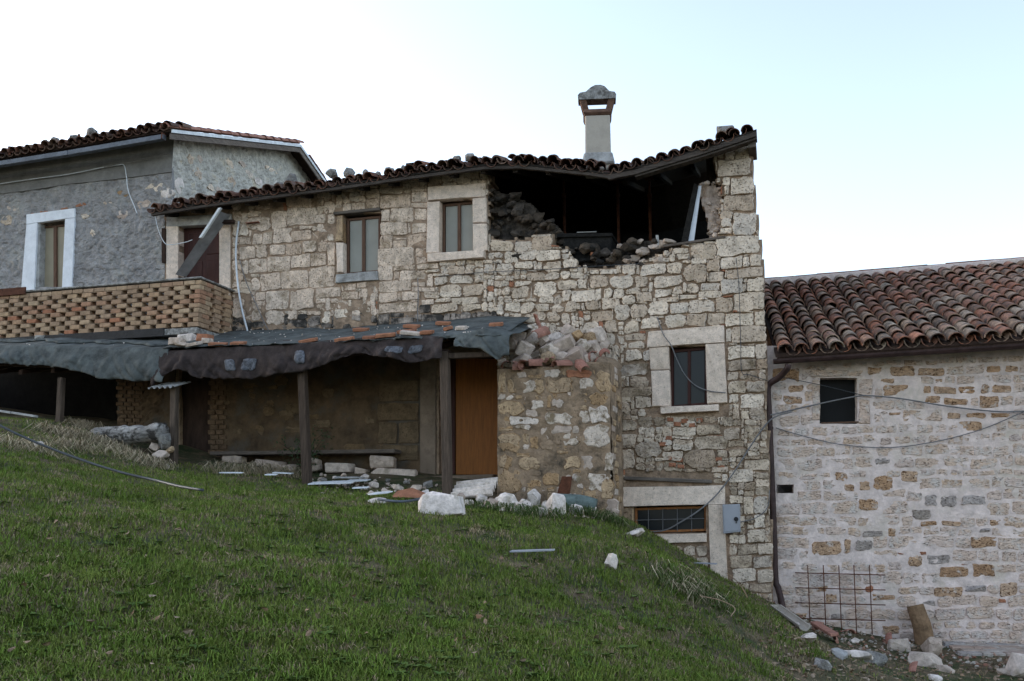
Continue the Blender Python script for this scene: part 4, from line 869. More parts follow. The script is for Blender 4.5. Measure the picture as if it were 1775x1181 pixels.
# solid mortar bed between rows is recessed; bricks sit with open gaps
for r_ in range(rows):
    z0 = zb0 + r_ * rh + 0.006; z1_ = z0 + rh - 0.012
    solid = r_ >= rows - 1
    step = 0.255 if solid else 0.352; bl = 0.245 if solid else 0.225
    s = BS - bl - (0.0 if r_ % 2 == 0 else 0.12)
    if r_ % 2: brick(BS - 0.115, BS + 0.002, BD - 0.2, BD, z0, z1_)
    if not solid and r_ % 2: s = BS - 0.115 - 0.1 - bl
    while s > BL:
        mt = 'redbrick' if rgb.random() < 0.04 else 'brick'
        j = rgb.uniform(-.008, .008)
        brick(s + rgb.uniform(-.006, .006), s + bl + rgb.uniform(-.01, .006), BD - 0.2, BD + j, z0 + rgb.uniform(-.003, .003), z1_, mt)
        s -= step
    d = BD - 0.12 - (0.0 if r_ % 2 else 0.0) - (0.235 + 0.0)
    d = BD - 0.13 - bl + (0.12 if r_ % 2 == 0 and not solid else 0)
    d = min(d, BD - 0.13 - bl + 0.0) - (0.06 if r_ % 2 else 0.0)
    while d > 0.02:
        brick(BS - 0.12, BS + rgb.uniform(-.006, .006), d, d + bl, z0, z1_); d -= step
mbm = MB()
for r_ in range(1, rows): mbm.add(*fbox(M, BL, BS - 0.012, BD - 0.11, BD - 0.014, zb0 + r_ * rh - 0.005, zb0 + r_ * rh + 0.005)); mbm.add(*fbox(M, BS - 0.11, BS - 0.013, 0.0, BD - 0.115, zb0 + r_ * rh - 0.005, zb0 + r_ * rh + 0.005))
mbm.obj('mortar_bed', 'mortar', bal, kind=None)
obj('coping', *fbox(M, BL, BS + 0.015, BD - 0.14, BD + 0.02, zt0 - 0.04, zt0, 0.012), 'capstone', bal)
obj('coping', *fbox(M, BS - 0.14, BS + 0.016, 0.0, BD - 0.142, zt0 - 0.041, zt0 - 0.002, 0.012), 'capstone', bal)
obj('rusty_plate', *qbox(M, (-40, 500, 43, 518), BD + 0.012, BD + 0.05, 0.004), 'rust', bal) if False else None
pA, pB = M.at(-40, 514, BD + .04), M.at(43, 510, BD + .04)
obj('rusty_plate', *fbox(M, pA[0], pB[0], BD + 0.012, BD + 0.04, pA[1] - 0.03, pA[1] + 0.12, 0.005), 'rust', bal)
obj('bitumen_flashing', *fbox(M, BL, M.at(282, 560, BD + .1)[0], BD + 0.032, BD + 0.05, zb0 - 0.16, zb0 + 0.0, 0.004, slope=0.0), 'tarp', bal)

# ------------------------------------------------------------------ porch: posts, beam, felt roof
PD = 1.8
porch = thing('porch', 'lean-to porch with sagging felt roof on thin wooden posts', 'porch', M.W(-4, 0.9, 0.5))
for (x0, y0, x1, y1, r_) in ((107, 655, 103, 735, .055), (303, 668, 301, 818, .06), (524, 640, 533, 850, .068), (771, 610, 776, 875, .072)):
    a, b = Vector(M.P(x0, y0, PD - 0.05)), Vector(M.P(x1, y1, PD - 0.05))
    o = obj('post', *plank(b, a, Vector(M.r + (0,)) * r_, Vector(M.n + (0,)) * r_, 0.012), 'postwood', porch)
fe = [(-240, 640), (-120, 628), (0, 598), (45, 592), (70, 590), (140, 606), (200, 627), (255, 640), (290, 645), (330, 634), (380, 645), (430, 650), (480, 643), (530, 632), (580, 615), (640, 596), (700, 603), (760, 615), (800, 592), (850, 590), (880, 596)]
ft = [(-240, 582), (0, 585), (100, 588), (200, 590), (300, 596), (400, 598), (500, 599), (600, 594), (700, 588), (760, 580), (820, 572), (880, 585)]
hem = [(-240, 648), (-60, 640), (0, 628), (40, 632), (75, 632), (140, 641), (180, 655), (230, 658), (290, 662)]
hem2 = [(272, 668), (300, 645), (318, 640), (345, 652), (380, 656), (440, 655), (500, 648), (545, 640), (580, 628), (615, 615), (635, 612), (670, 620), (715, 628), (745, 625), (768, 620)]
def lin(P, x): return float(np.interp(x, [p[0] for p in P], [p[1] for p in P]))
def feltfun(x0, x1, topf, hemf, dtop, dfront, seed, drape, topd, wr=1.0):
    def pt(px, v, lift=0.0):                       # v 0..1 from the wall to the front edge, 1..2 hanging down to the hem
        sF, zF = M.at(px, lin(topf, px), dfront)
        if v <= 1:
            d = topd + (dfront - topd) * v; s_ = sF; z = zF + dtop * (1 - v)
            z += (mnoise.noise(Vector((s_ * 1.3, d * 2.0, seed))) * drape + mnoise.noise(Vector((s_ * 5.0, d * 3.0, seed + 3))) * .007 + abs(mnoise.noise(Vector((s_ * 2.6, d * 1.1, seed + 7)))) * .03) * wr
            return M.W(s_, d, z + lift)
        t = v - 1; sh, zh = M.at(px, lin(hemf, px), dfront + 0.1)
        d = dfront + 0.10 * math.sin(min(1, t * 1.3) * math.pi / 2)
        d += (mnoise.noise(Vector((sF * 2.1, t * 0.8, seed + 5))) * .08 + (abs(mnoise.noise(Vector((sF * 4.3 + t * .9, t * .5, seed + 11)))) - .2) * .10 - max(0, .12 - abs(mnoise.noise(Vector((sF * 3.1 - t * 1.2, t, seed + 21))))) * .35 + mnoise.noise(Vector((sF * 9, t * 2.5, seed + 2))) * .008) * min(1, t * 1.6) * wr
        z = zF + (zh - zF) * t ** 0.8 + (mnoise.noise(Vector((sF * 3, 0, seed + 1))) * .03 + mnoise.noise(Vector((sF * 11, 0, seed + 4))) * .025) * t
        return M.W(sF + mnoise.noise(Vector((sF * 2, t * 2, seed + 9))) * 0.03, d + lift, z)
    return pt
def felt(name, x0, x1, topf, hemf, mat, dtop, dfront, hang, seed, nxs=70, drape=0.03, parent=porch, topd=0.02):
    """sheet: from the wall down to the front edge, then hanging to the hem"""
    pt = feltfun(x0, x1, topf, hemf, dtop, dfront, seed, drape, topd); nu = nxs * 2; nv = 26; V = []; F = []
    for i in range(nu + 1):
        px = x0 + (x1 - x0) * i / nu
        for j in range(nv + 1): V.append(pt(px, j / 13.0))
    for i in range(nu):
        for j in range(nv): a = i * (nv + 1) + j; F.append((a, a + 1, a + nv + 2, a + nv + 1))
    o = obj(name, V, F, mat, parent, smooth=True)
    m = o.modifiers.new('thickness', 'SOLIDIFY'); m.thickness = 0.006; m.offset = -1
    return o, pt
T1 = [(-240, 602), (0, 600), (60, 598), (150, 602), (290, 606)]
f1, pt1 = felt('felt_sheet', -240, 292, T1, hem, 'feltblue', 0.62, 1.86, 0.4, 3, 90)
f1['label'] = 'blue-grey felt sheet draped over the porch edge'
T3 = [(286, 602), (400, 600), (520, 597), (640, 588), (740, 580), (800, 576), (872, 578)]
f3, pt3 = felt('felt_sheet', 286, 872, T3, [(286, 603), (872, 582)], 'feltblue', 0.62, 1.78, 0.0, 8, 80, topd=0.05)
f3['label'] = 'grey-green felt covering the right part of the porch roof'
f2, pt2 = felt('felt_sheet', 272, 770, [(272, 612), (330, 606), (400, 602), (520, 598), (640, 590), (740, 583), (770, 581)], hem2, 'feltbrown', 0.20, 1.86, 0.4, 12, 90, topd=1.25)
f2['label'] = 'dark brown felt sheet hanging from the porch edge'
# overlapping upper strip with a curling dark edge on the left sheet
V = []; F = []; nu = 120
for i in range(nu + 1):
    px = -240 + 524 * i / nu; ve = .80 + .12 * mnoise.noise(Vector((px / 55.0, 0, 4))) + .04 * mnoise.noise(Vector((px / 14.0, 0, 6)))
    for j in range(7):
        v = .35 + (ve - .35) * j / 6; V.append(pt1(px, v, .014 + (.03 + .03 * mnoise.noise(Vector((px / 20.0, 0, 1)))) * (j == 6)))
    V.append(pt1(px, ve + .02, .012))
for i in range(nu):
    for j in range(7): a = i * 8 + j; F.append((a, a + 1, a + 9, a + 8))
o = obj('felt_overlap', V, F, 'feltblue', f1, smooth=True); m = o.modifiers.new('thickness', 'SOLIDIFY'); m.thickness = 0.008; m.offset = 1
for k, (x, v0, wd, vh) in enumerate(((404, 1.52, 18, .4), (436, 1.5, 24, .4), (524, 1.40, 17, .5), (688, 1.5, 28, .34), (722, 1.42, 24, .32))):
    V = []; F = []; rgx = random.Random(k); NN = 6
    sh = rgx.uniform(-5, 5)
    for i in range(NN + 1):
        for j in range(NN + 1):
            e = (1 if 0 < i < NN else .86) ; e2 = (1 if 0 < j < NN else .88)
            V.append(pt2(x + sh * (j / NN - .5) + (i / NN - .5) * wd * e2 * rgx.uniform(.96, 1.03), v0 + (j / NN - .5) * vh * e * rgx.uniform(.95, 1.04), .006))
    for i in range(NN):
        for j in range(NN): a = i * (NN + 1) + j; F.append((a, a + 1, a + NN + 2, a + NN + 1))
    o = obj('felt_patch', V, F, 'patch', f2, smooth=True); m = o.modifiers.new('thickness', 'SOLIDIFY'); m.thickness = 0.004; m.offset = 1
fl, ptf = felt('felt_flap', 790, 884, [(790, 582), (840, 570), (884, 582)], [(790, 600), (830, 602), (862, 622), (884, 616)], 'feltblue', 0.5, 1.86, 0, 31, 20, drape=0.05)
def on_felt(px, py):                                # where a line of sight meets the porch roof
    q = Vector(ray(px, py)); best = None
    pt = pt1 if px < 288 else pt3
    for j in range(101):
        v = j / 100.0; sF, _z = M.at(px, lin(T1 if px < 288 else T3, px), 1.8); p = Vector(pt(px, v)); t = p.y / q.y
        e = abs((q * t).z - p.z)
        if best is None or e < best[0]: best = (e, p)
    return best[1]
obj('front_beam', *plank(M.P(-200, 622, 1.72), M.P(858, 614, 1.72), Vector((0, 0, 0.06)), Vector(M.n + (0,)) * 0.05, 0.01), 'darkwood', porch) if False else None
bz = [(-240, 622, 290, 640), (290, 634, 700, 606), (700, 606, 780, 612), (778, 618, 862, 614)]
for x0, y0, x1, y1 in bz: obj('front_beam', *plank(M.P(x0, y0, 1.74), M.P(x1, y1, 1.74), Vector((0, 0, 0.045)), Vector(M.n + (0,)) * 0.05, 0.008), 'postwood' if x0 > 760 else 'darkwood', porch)
s = -13
while s < -0.3:
    zf = 2.62 + (0.0 if s > -5 else (-5 - s) * 0.02)
    obj('rafter', *plank(M.W(s, 1.72, M.at(*(500, 622), 1.72)[1]), M.W(s, 0.0, M.at(500, 622, 1.72)[1] + 0.5), Vector(M.r + (0,)) * 0.04, Vector((0, 0, 0.045)), 0.004), 'darkwood', porch); s += 0.75
# corrugated scrap under the felt corner
def corrugated(c, L, Wd, dirv, upv, n=7, amp=0.022, th=0.008):
    V = []; F = []; dirv, upv = Vector(dirv).normalized(), Vector(upv).normalized(); wv = dirv.cross(upv).normalized(); m = n * 6
    for k in range(m + 1):
        o_ = math.sin(k / 6 * 2 * math.pi) * amp
        for l in (0, 1):
            for t in (0, 1): V.append(Vector(c) + wv * ((k / m - 0.5) * Wd) + dirv * ((l - 0.5) * L) + upv * (o_ + t * th))
    for k in range(m):
        a, b = 4 * k, 4 * k + 4
        F += [(a, a + 2, b + 2, b), (a + 1, b + 1, b + 3, a + 3), (a, b, b + 1, a + 1), (a + 2, a + 3, b + 3, b + 2)]
    F += [(0, 1, 3, 2), (4 * m, 4 * m + 2, 4 * m + 3, 4 * m + 1)]
    return V, F
obj('corrugated_sheet', *corrugated(M.P(294, 668, 1.75), 0.5, 0.55, Vector(M.n + (-0.3,)), (0, 0, 1), 5), 'concrete', porch)
# cellar behind the porch at the far left, its shade painted near-black, with a brick pier
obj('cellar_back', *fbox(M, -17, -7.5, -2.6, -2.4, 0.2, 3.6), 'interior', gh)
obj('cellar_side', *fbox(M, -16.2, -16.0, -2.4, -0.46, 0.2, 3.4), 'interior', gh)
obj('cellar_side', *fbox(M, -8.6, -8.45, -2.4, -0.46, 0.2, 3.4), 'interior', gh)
for r_ in range(20):
    for c in range(3):
        x = 206 + c * 14 + (r_ % 2) * 5 - 3; y = 655 + r_ * 7
        V, F = stone_geo(M, (x, y, x + 13, y + 6.6), -0.06, 0.03, rgb, irr=0.08, jit=0.02, gap=0.6, bev=0.005); obj('brick', V, F, 'porchbrick', glow, smooth=True)

# ------------------------------------------------------------------ annex with rubble on top
anx = thing('stone_annex', 'low rubble-stone annex beside the orange door, topped with fallen stones', 'annex', M.W(0.8, 0.6, 0.0))
AD = 1.12; AS0 = M.at(862, 740, AD)[0]; AS1 = M.at(1058, 740, AD)[0]
def keepa(x, y): return 862 < x < 1060 and y > lin([(862, 640), (900, 642), (960, 634), (1010, 630), (1060, 628)], x) and y < 960
class Shift(Frame):
    def __init__(self, fr, D): self.__dict__.update(fr.__dict__); self.O = fr.W(0, D, 0)[:2]
A_ = Shift(M, AD)
aw = obj('front_wall', *core(A_, 862, 620, 1060, 960, 4, keepa, lambda x, y: mnoise.noise(Vector((x / 13, y / 13, 3))) * 0.022, 0.4, 1.5), 'annexmortar', anx)
za = A_.at(1050, 630)[1]
ASR = A_.at(1060, 740)[0]
ns = 22; nh = 60; V = []; F = []
for i in range(ns + 1):
    for j in range(nh + 1):
        d = AD * (1 - i / ns) - 0.002; z = -0.8 + (za + 0.8) * j / nh
        V.append(M.W(ASR + mnoise.noise(Vector((d * 8, z * 8, 2))) * 0.03, d, z))
for i in range(ns):
    for j in range(nh): a = i * (nh + 1) + j; F.append((a, a + nh + 1, a + nh + 2, a + 1))
asw = obj('side_wall', V, F, 'annexmortar', anx)
obj('top_fill', *fbox(M, AS0 + 0.03, ASR - 0.03, 0.03, AD - 0.05, za - 0.5, za - 0.03), 'annexmortar', anx)
obj('side_wall', *fbox(M, AS0 + 0.003, AS0 + 0.3, 0.0, AD - 0.3, -0.3, za - 0.1), 'annexmortar', anx)
Z7 = zoomrects(840, 560, 2.3615, [(240,190,305,220),(138,235,210,287),(252,232,358,288),(385,236,440,278),(455,200,512,285),(52,205,90,285),(52,290,85,315),(88,293,118,313),(192,315,248,350),(275,312,320,345),(55,318,160,375),(435,290,508,340),(105,388,215,418),(252,365,352,418),(392,360,425,405),(430,345,508,415),(128,420,192,437),(400,425,516,502),(320,460,384,502),(185,460,228,515),(55,455,150,530),(490,525,526,600),(140,550,225,600),(325,548,390,600),(395,545,445,600),(240,618,310,665),(420,615,520,688),(360,620,398,660),(55,605,145,690),(170,640,235,672),(332,190,440,225),(300,520,340,542),(92,232,120,285),(340,260,352,300),(60,540,120,600),(480,640,530,720),(500,720,548,790)])
WH = {1, 7, 3, 12, 17, 18, 21, 26, 0, 16, 15, 8, 13, 14, 27}
for k, q in enumerate(Z7):
    mt = 'paleannex' if k in WH else ('redbrick' if k in (30,) else 'annexstone' if k % 3 else 'rubble')
    V, F = stone_geo(A_, q, -0.06, rgb.uniform(0.002, 0.024), rgb, irr=rgb.uniform(.2, .5), jit=0.16, gap=0.4, cj=2.5); obj('stone', V, F, mt, aw, smooth=True)
agrid = np.zeros((1181, 1775), bool)
for q in Z7: agrid[int(q[1]) - 1:int(q[3]) + 2, int(q[0]) - 1:int(q[2]) + 2] = True
ab = []
for q in pack(864, 640, 1058, 930, 4.0, lambda x, y: keepa(x, y - 4) and not agrid[int(y), int(x)], lambda x, y: ((4, 10), (3, 6)), rgb):
    V, F = stone_geo(A_, q, -0.06, rgb.uniform(-0.014, 0.012), rgb, irr=rgb.uniform(.25, .5), jit=0.14, gap=1.2, cj=2.0); obj('stone', V, F, rgb.choice(['annexstone', 'annexstone', 'annexmortar', 'rubble']), aw, smooth=True)
for j in range(24):
    z = -0.3 + j * 0.112; d = rgb.uniform(0.1, 0.9); l = rgb.uniform(.15, .4); d1_ = min(AD - 0.02, d + l)
    V, F = hexa([M.W(ASR - .05, d, z), M.W(ASR + .02, d, z), M.W(ASR + .02, d1_, z), M.W(ASR - .05, d1_, z), M.W(ASR - .05, d, z + .1), M.W(ASR + .024, d, z + .1), M.W(ASR + .024, d1_, z + .1), M.W(ASR - .05, d1_, z + .1)], 0.012)
    obj('stone', V, F, rgb.choice(['annexstone', 'rubble', 'annexstone']), asw)

# ------------------------------------------------------------------ the low house on the right
rh_ = thing('low_house', 'low stone house with pale mortar and red clay tile roof at the right', 'house', G.W(2.5, 0, -1.9))
RW = (1422, 653, 1488, 735)
GX1 = 2150
def keepr(x, y):
    if RW[0] + 1 < x < RW[2] - 1 and RW[1] < y < RW[3]: return False
    if 1348 < x < 1376 and 842 < y < 856: return False
    return True
def dr(x, y): return mnoise.noise(Vector((x / 16.0, y / 16.0, 6))) * 0.010 + mnoise.noise(Vector((x / 60.0, y / 60.0, 2))) * 0.006
rw = obj('front_wall', *core(G, 1326, 600, GX1, 1200, 5, keepr, dr, 0.45, 1.0), 'lime', rh_)
rgr = random.Random(31); rs = []
TR = [(q, 'tufawall') for q in zoomrects(1310, 440, 3.81, [(845,868,1070,935),(1100,875,1155,920),(1345,875,1450,920),(1490,868,1540,920),(1560,868,1690,915),(1475,938,1605,1015),(1075,755,1240,805),(890,750,1050,810),(740,750,830,795),(1520,745,1620,785),(1650,745,1725,780),(1265,1055,1350,1090),(1390,1050,1520,1085),(1555,1045,1680,1085),(185,940,310,990),(215,868,310,912),(115,760,280,845),(1340,1110,1500,1170),(1115,940,1220,985),(825,830,910,855),(1190,825,1235,850),(880,1048,955,1070),(1180,880,1320,920),(1250,955,1395,1000)])]
TR += [(q, 'tufawall') for q in zoomrects(1450, 780, 5.37, [(70,320,165,378),(210,300,310,370),(342,252,522,375),(600,200,755,300),(212,455,385,560),(790,670,930,712),(980,672,1150,708),(1420,660,1535,712),(1255,808,1490,905),(670,995,808,1075),(960,1090,1215,1181),(1265,1065,1470,1181),(485,730,552,800),(0,210,100,290),(78,845,130,965)])]
TR += [(q, 'greywall') for q in zoomrects(1450, 780, 5.37, [(815,415,930,518),(972,420,1125,520),(1172,422,1390,518),(705,555,870,655),(245,755,435,805),(360,85,500,140),(1330,728,1425,772),(170,842,325,942),(850,975,1055,1065)])]
TR += [(q, 'tufawall') for q in zoomrects(1310, 850, 3.568, [(342,320,525,398),(1510,575,1620,655),(1105,605,1275,655),(250,755,315,792),(372,590,445,625),(435,640,505,692),(715,645,860,678),(785,835,880,890)])]
TR += [(q, 'greywall') for q in zoomrects(1310, 850, 3.568, [(1295,592,1420,635),(465,765,545,800),(1000,685,1110,712)])]
TR += [(q, 'redbrick') for q in zoomrects(1310, 850, 3.568, [(675,588,725,628),(1500,672,1545,690),(880,390,915,400),(1020,388,1055,398),(1270,452,1312,462)])]
tg = np.zeros((1400, 2300), bool)
for q, m in TR:
    tg[int(q[1]) - 2:int(q[3]) + 3, int(q[0]) - 2:int(q[2]) + 3] = True
    V, F = stone_geo(G, q, -0.05, rgr.uniform(0.003, 0.013), rgr, irr=rgr.uniform(.15, .4), jit=0.10, gap=0.0, bev=0.006, amp=2.0, cj=1.6); rs.append((1e6 - q[1], V, F, m))
def sh_(x, y0): return y0 - 0.045 * max(0, min(1, (900 - y0) / 280)) * (x - 1345)
def freer(x, y0):
    y = sh_(x, y0)
    if x > GX1 - 30 or tg[int(max(0, min(1399, y))), int(x)]: return False
    if RW[0] - 8 < x < RW[2] + 26 and RW[1] - 14 < y < RW[3] + 5: return False
    if x < 1380 and 838 < y < 860: return False
    z = G.at(x, y)[1]; return -2.2 < z < 2.6
y = 634.0
while y < 1160:
    hgt = rgr.choice([10, 13, 15, 17, 19, 21]) if y < 1010 else rgr.choice([9, 12, 15, 19])
    x = 1344 + rgr.uniform(-4, 6)
    while x < GX1 - 40:
        wd = rgr.uniform(1.2, 2.6) * max(13, hgt); e = rgr.uniform(-1.5, 1.5); x1_ = x
        while x1_ < x + wd and freer(x1_, y + 3) and freer(x1_, y + hgt - 3) and freer(x1_, y + hgt / 2): x1_ += 2
        if x1_ - x > 11:
            q = (x, y + e, x1_, y + e + hgt * rgr.uniform(.85, 1.0)); lo = y > 1010
            qq = [(a_, sh_(a_, b_)) for a_, b_ in ((q[0], q[3]), (q[2], q[3]), (q[2], q[1]), (q[0], q[1]))]
            V, F = stone_geo(G, qq, -0.05, rgr.uniform(0.001, 0.008) if not lo else rgr.uniform(0.004, 0.035), rgr, irr=rgr.uniform(.12, .35) if not lo else .42, jit=0.09, gap=0.4, bev=0.005, amp=3.5, cj=1.4)
            rs.append((pxarea(q) - (1e5 if q[0] > 1790 else 0), V, F, None)); x = x1_ + rgr.uniform(1.5, 4.5)
        else: x = max(x1_, x) + 3
    y += hgt + rgr.uniform(1.5, 4.0)
stones_to(rw, rs, 'coursed')
rwin = obj('window', *qbox(G, [(1422, 735), (1487, 733), (1484, 653), (1421, 655)], -0.3, -0.24, 0.0), 'void', rh_, label='small square unlit window opening')
obj('window_trim', *qbox(G, [(1424, 735), (1488, 733), (1488, 730.5), (1424, 732.5)], -0.239, 0.012, 0.002), 'frame', rwin)
for nm, q in (('lintel', (1405, 642, 1500, 653)), ('jamb', (1488, 656, 1512, 690)), ('jamb', (1489, 692, 1508, 735)), ('jamb', (1408, 657, 1421, 730))):
    V, F = stone_geo(G, q, -0.2, 0.016, rgr, irr=0.1, jit=0.03, gap=0.5); obj(nm, V, F, 'coursed', rwin, smooth=True)
# roof
RSl = 0.47; ROV = 0.38
e0, e1 = G.at(1345, 620, ROV), G.at(1775, 592, ROV)
def rez(s): return e0[1] + (e1[1] - e0[1]) * (s - e0[0]) / (e1[0] - e0[0])
RS0, RS1, RDP = e0[0] - 0.0, e0[0] + 8.6, 4.95
c = []
for lo in (0, 0.06):
    for s_, d_ in ((RS0, ROV), (RS1, ROV), (RS1, ROV - RDP), (RS0, ROV - RDP)): c.append(G.W(s_, d_, rez(s_) + lo + (ROV - d_) * RSl))
rro = obj('roof', *hexa(c), 'darkwood', rh_)
c = []
for lo in (0, 0.06):
    for s_, d_ in ((RS0, ROV - RDP - 0.001), (RS1, ROV - RDP - 0.001), (RS1, ROV - 2 * RDP), (RS0, ROV - 2 * RDP)): c.append(G.W(s_, d_, rez(s_) + lo + RDP * RSl - (ROV - RDP - d_) * RSl))
obj('rear_slope', *hexa(c), 'tile', rro)
obj('house_body', *fbox(G, RS0 + 0.3, RS1 - 0.2, -9.2, -0.5, -2.6, 2.3), 'lime', rh_)
pit2 = 0.262; colsn = int((RS1 - RS0) / pit2); rowsn = 14; dy = RDP / math.cos(math.atan(RSl)) * 0.0 + RDP / rowsn
cand = []
mbc = MB()
ca, sa_ = math.cos(G.a), math.sin(G.a); an = math.atan(RSl); cs, sn = math.cos(an), math.sin(an)
for i in range(colsn):
    s_ = RS0 + 0.16 + i * pit2; cj = rgr.uniform(-.02, .02)
    for j in range(rowsn):
        d_ = ROV + 0.07 - j * dy; jx = cj + rgr.uniform(-.018, .018)
        pos = G.W(s_ + jx, d_, rez(s_) + 0.115 + (ROV - d_) * RSl + rgr.uniform(-.006, .012))
        p_ = Vector(pos); vis = (p_.x / p_.y) < 0.575
        cand.append((p_.length + (100 if not vis else 0), pos, rgr.uniform(-.06, .06), rgr.uniform(-.08, .08)))
        V, F = coppo(n=7, nl=1, up=False, r0=0.13, r1=0.11, L=0.46); base = Vector(G.W(s_ + pit2 / 2 + rgr.uniform(-.01, .01), d_ - 0.02, rez(s_) + 0.165 + (ROV - d_) * RSl))
        Q = []
        for x, y_, z in V:
            y2, z2 = y_ * cs - z * sn, y_ * sn + z * cs; Q.append(base + Vector((x * ca - y2 * sa_, x * sa_ + y2 * ca, z2)))
        mbc.add(Q, F)
mbc.obj('channel_tiles', 'tile', rro, smooth=True, kind='stuff')
cand.sort(key=lambda c_: c_[0]); mbo = MB()
for k, (_, pos, yw, rl) in enumerate(cand):
    if k < 300: place(rgr.choice(COVR), 'roof_tile', rro, pos, G, RSl, yw, rl, -0.045, 1.22)
    else:
        V, F = coppo(n=8, nl=1, r0=0.122, r1=0.092, L=0.53); base = Vector(pos); Q = []
        cs2, sn2 = math.cos(an - .045), math.sin(an - .045)
        for x, y_, z in V:
            y2, z2 = y_ * cs2 - z * sn2, y_ * sn2 + z * cs2; a_ = G.a + yw; Q.append(base + Vector((x * math.cos(a_) - y2 * math.sin(a_), x * math.sin(a_) + y2 * math.cos(a_), z2)))
        mbo.add(Q, F)
mbo.obj('cover_tiles', 'tile', rro, smooth=True, kind='stuff')
obj('ridge_mortar', *hexa([G.W(a, b, rez(a) + RDP * RSl + zz) for zz in (0.0, 0.2) for a, b in ((RS0, ROV - RDP + .14), (RS1, ROV - RDP + .14), (RS1, ROV - RDP - .14), (RS0, ROV - RDP - .14))], 0.02), 'lime', rro)
s_ = RS0
rcop = meshof('ridge_tile', coppo(L=0.5, r0=0.13, r1=0.12, seed=2, jit=0.005), 'tile')
while s_ < RS1 - 0.2:
    o = bpy.data.objects.new('ridge_tile', rcop); COL.objects.link(o); o.parent = rro
    o.matrix_basis = Matrix.Translation(Vector(G.W(s_, ROV - RDP, rez(s_) + RDP * RSl + 0.12 + rgr.uniform(-.008, .008)))) @ Matrix.Rotation(G.a - math.pi / 2 + rgr.uniform(-.03, .03), 4, 'Z') @ Matrix.Rotation(0.05, 4, 'X'); s_ += 0.44
# gutter and downpipe
ga, gb = Vector(G.P(1340, 624, ROV + 0.1)), Vector(G.P(1775, 597, ROV + 0.1)); gb = ga + (gb - ga) * 1.9
def halfpipe(a, b, r, th=0.006, n=9):
    a, b = Vector(a), Vector(b); t = (b - a).normalized(); up = Vector((0, 0, 1)); sd = t.cross(up).normalized(); up = sd.cross(t); V = []; F = []
    for p in (a, b):
        for lay in (0, 1):
            for i in range(n): an_ = math.pi * (1 + i / (n - 1)); V.append(p + sd * math.cos(an_) * (r - lay * th) + up * math.sin(an_) * (r - lay * th))
    def id(e, l, i): return (e * 2 + l) * n + i
    for i in range(n - 1):
        F.append((id(0, 0, i), id(0, 0, i + 1), id(1, 0, i + 1), id(1, 0, i))); F.append((id(0, 1, i), id(1, 1, i), id(1, 1, i + 1), id(0, 1, i + 1)))
        for e in (0, 1): F.append((id(e, 0, i), id(e, 1, i), id(e, 1, i + 1), id(e, 0, i + 1)))
    for i in (0, n - 1): F.append((id(0, 0, i), id(1, 0, i), id(1, 1, i), id(0, 1, i)))
    F.append(tuple(id(0, 0, i) for i in range(n)))
    return V, F
gut = obj('gutter', *halfpipe(ga, gb, 0.075), 'brownpipe', rh_, smooth=False)
obj('eave_fascia', *plank(G.W(RS0 + .02, ROV - .03, rez(RS0) - .02), G.W(RS1 - .02, ROV - .03, rez(RS1) - .02), Vector((0, 0, .035)), Vector(G.n + (0,)) * .012), 'darkwood', rro)
GD = 0.12
pp = [G.P(1366, 632, ROV + 0.1), G.P(1364, 640, ROV + 0.08), G.P(1350, 655, GD + 0.12), G.P(1336, 664, GD + .02), G.P(1331, 676, GD), G.P(1333, 720, GD), G.P(1338, 840, GD), G.P(1342, 940, GD), G.P(1344, 1005, GD), G.P(1349, 1020, GD + 0.02), G.P(1357, 1055, GD + 0.05), G.P(1359, 1075, GD + 0.06)]
dp = obj('downpipe', *tube(pp, 0.052, 12, 4), 'brownpipe', rh_, smooth=True)
for x, y in ((1334, 742), (1341, 950)):
    p = Vector(G.P(x, y, GD)); obj('pipe_clip', *tube([p - Vector((0, 0, .018)), p + Vector((0, 0, .018))], 0.062, 12, 0), 'brownpipe', dp)

# ------------------------------------------------------------------ things on and in the houses
def single(name, VF, mat, label, cat, group=None, smooth=False):
    o = obj(name, VF[0], VF[1], mat, smooth=smooth); return tag(o, label, cat, group)
# steel props in the burnt room
for k, (x, lab) in enumerate(((978, 'rusty steel prop at the left of the burnt opening, partly hidden'), (1071, 'rusty steel prop in the middle of the burnt opening'), (1126, 'rusty steel prop towards the right of the burnt opening'))):
    t = thing('steel_prop', lab, 'prop', M.W(M.at(x, 430, -1.7)[0], -1.7, 4.2), 'props holding up the roof')
    a, b = M.at(x + 2, 440, -1.7), M.at(x - 1, 300, -1.7)
    obj('tube', *tube([M.W(a[0], -1.7, 4.2), M.W(b[0], -1.7, b[1] - 0.45)], 0.032, 10, 0), 'rust', t, smooth=True)
    obj('inner_tube', *tube([M.W(b[0], -1.7, b[1] - 0.5), M.W(b[0], -1.7, roofz(b[0], -1.7) - 0.02)], 0.024, 10, 0), 'rust', t, smooth=True)
    obj('head_plate', *fbox(M, b[0] - .09, b[0] + .09, -1.79, -1.61, roofz(b[0], -1.7) - .03, roofz(b[0], -1.7) - .018), 'rust', t)
    obj('collar', *tube([M.W(b[0], -1.7, b[1] - 0.52), M.W(b[0], -1.7, b[1] - 0.44)], 0.045, 10, 0), 'rust', t)
lp = thing('leaning_panel', 'white board with charred edge leaning in the burnt opening beside the corner', 'panel', M.P(1190, 418, -0.15))
obj('board', *hexa([M.P(x, y, d) for d in (-0.05, -0.08) for x, y in ((1193, 418), (1203, 418), (1216, 322), (1211, 322))], 0), 'whiteboard', lp)
obj('charred_frame', *hexa([M.P(x, y, d) for d in (-0.02, -0.09) for x, y in ((1181, 419), (1192.5, 419), (1210.5, 321), (1203, 318))], 0.004), 'char', lp)
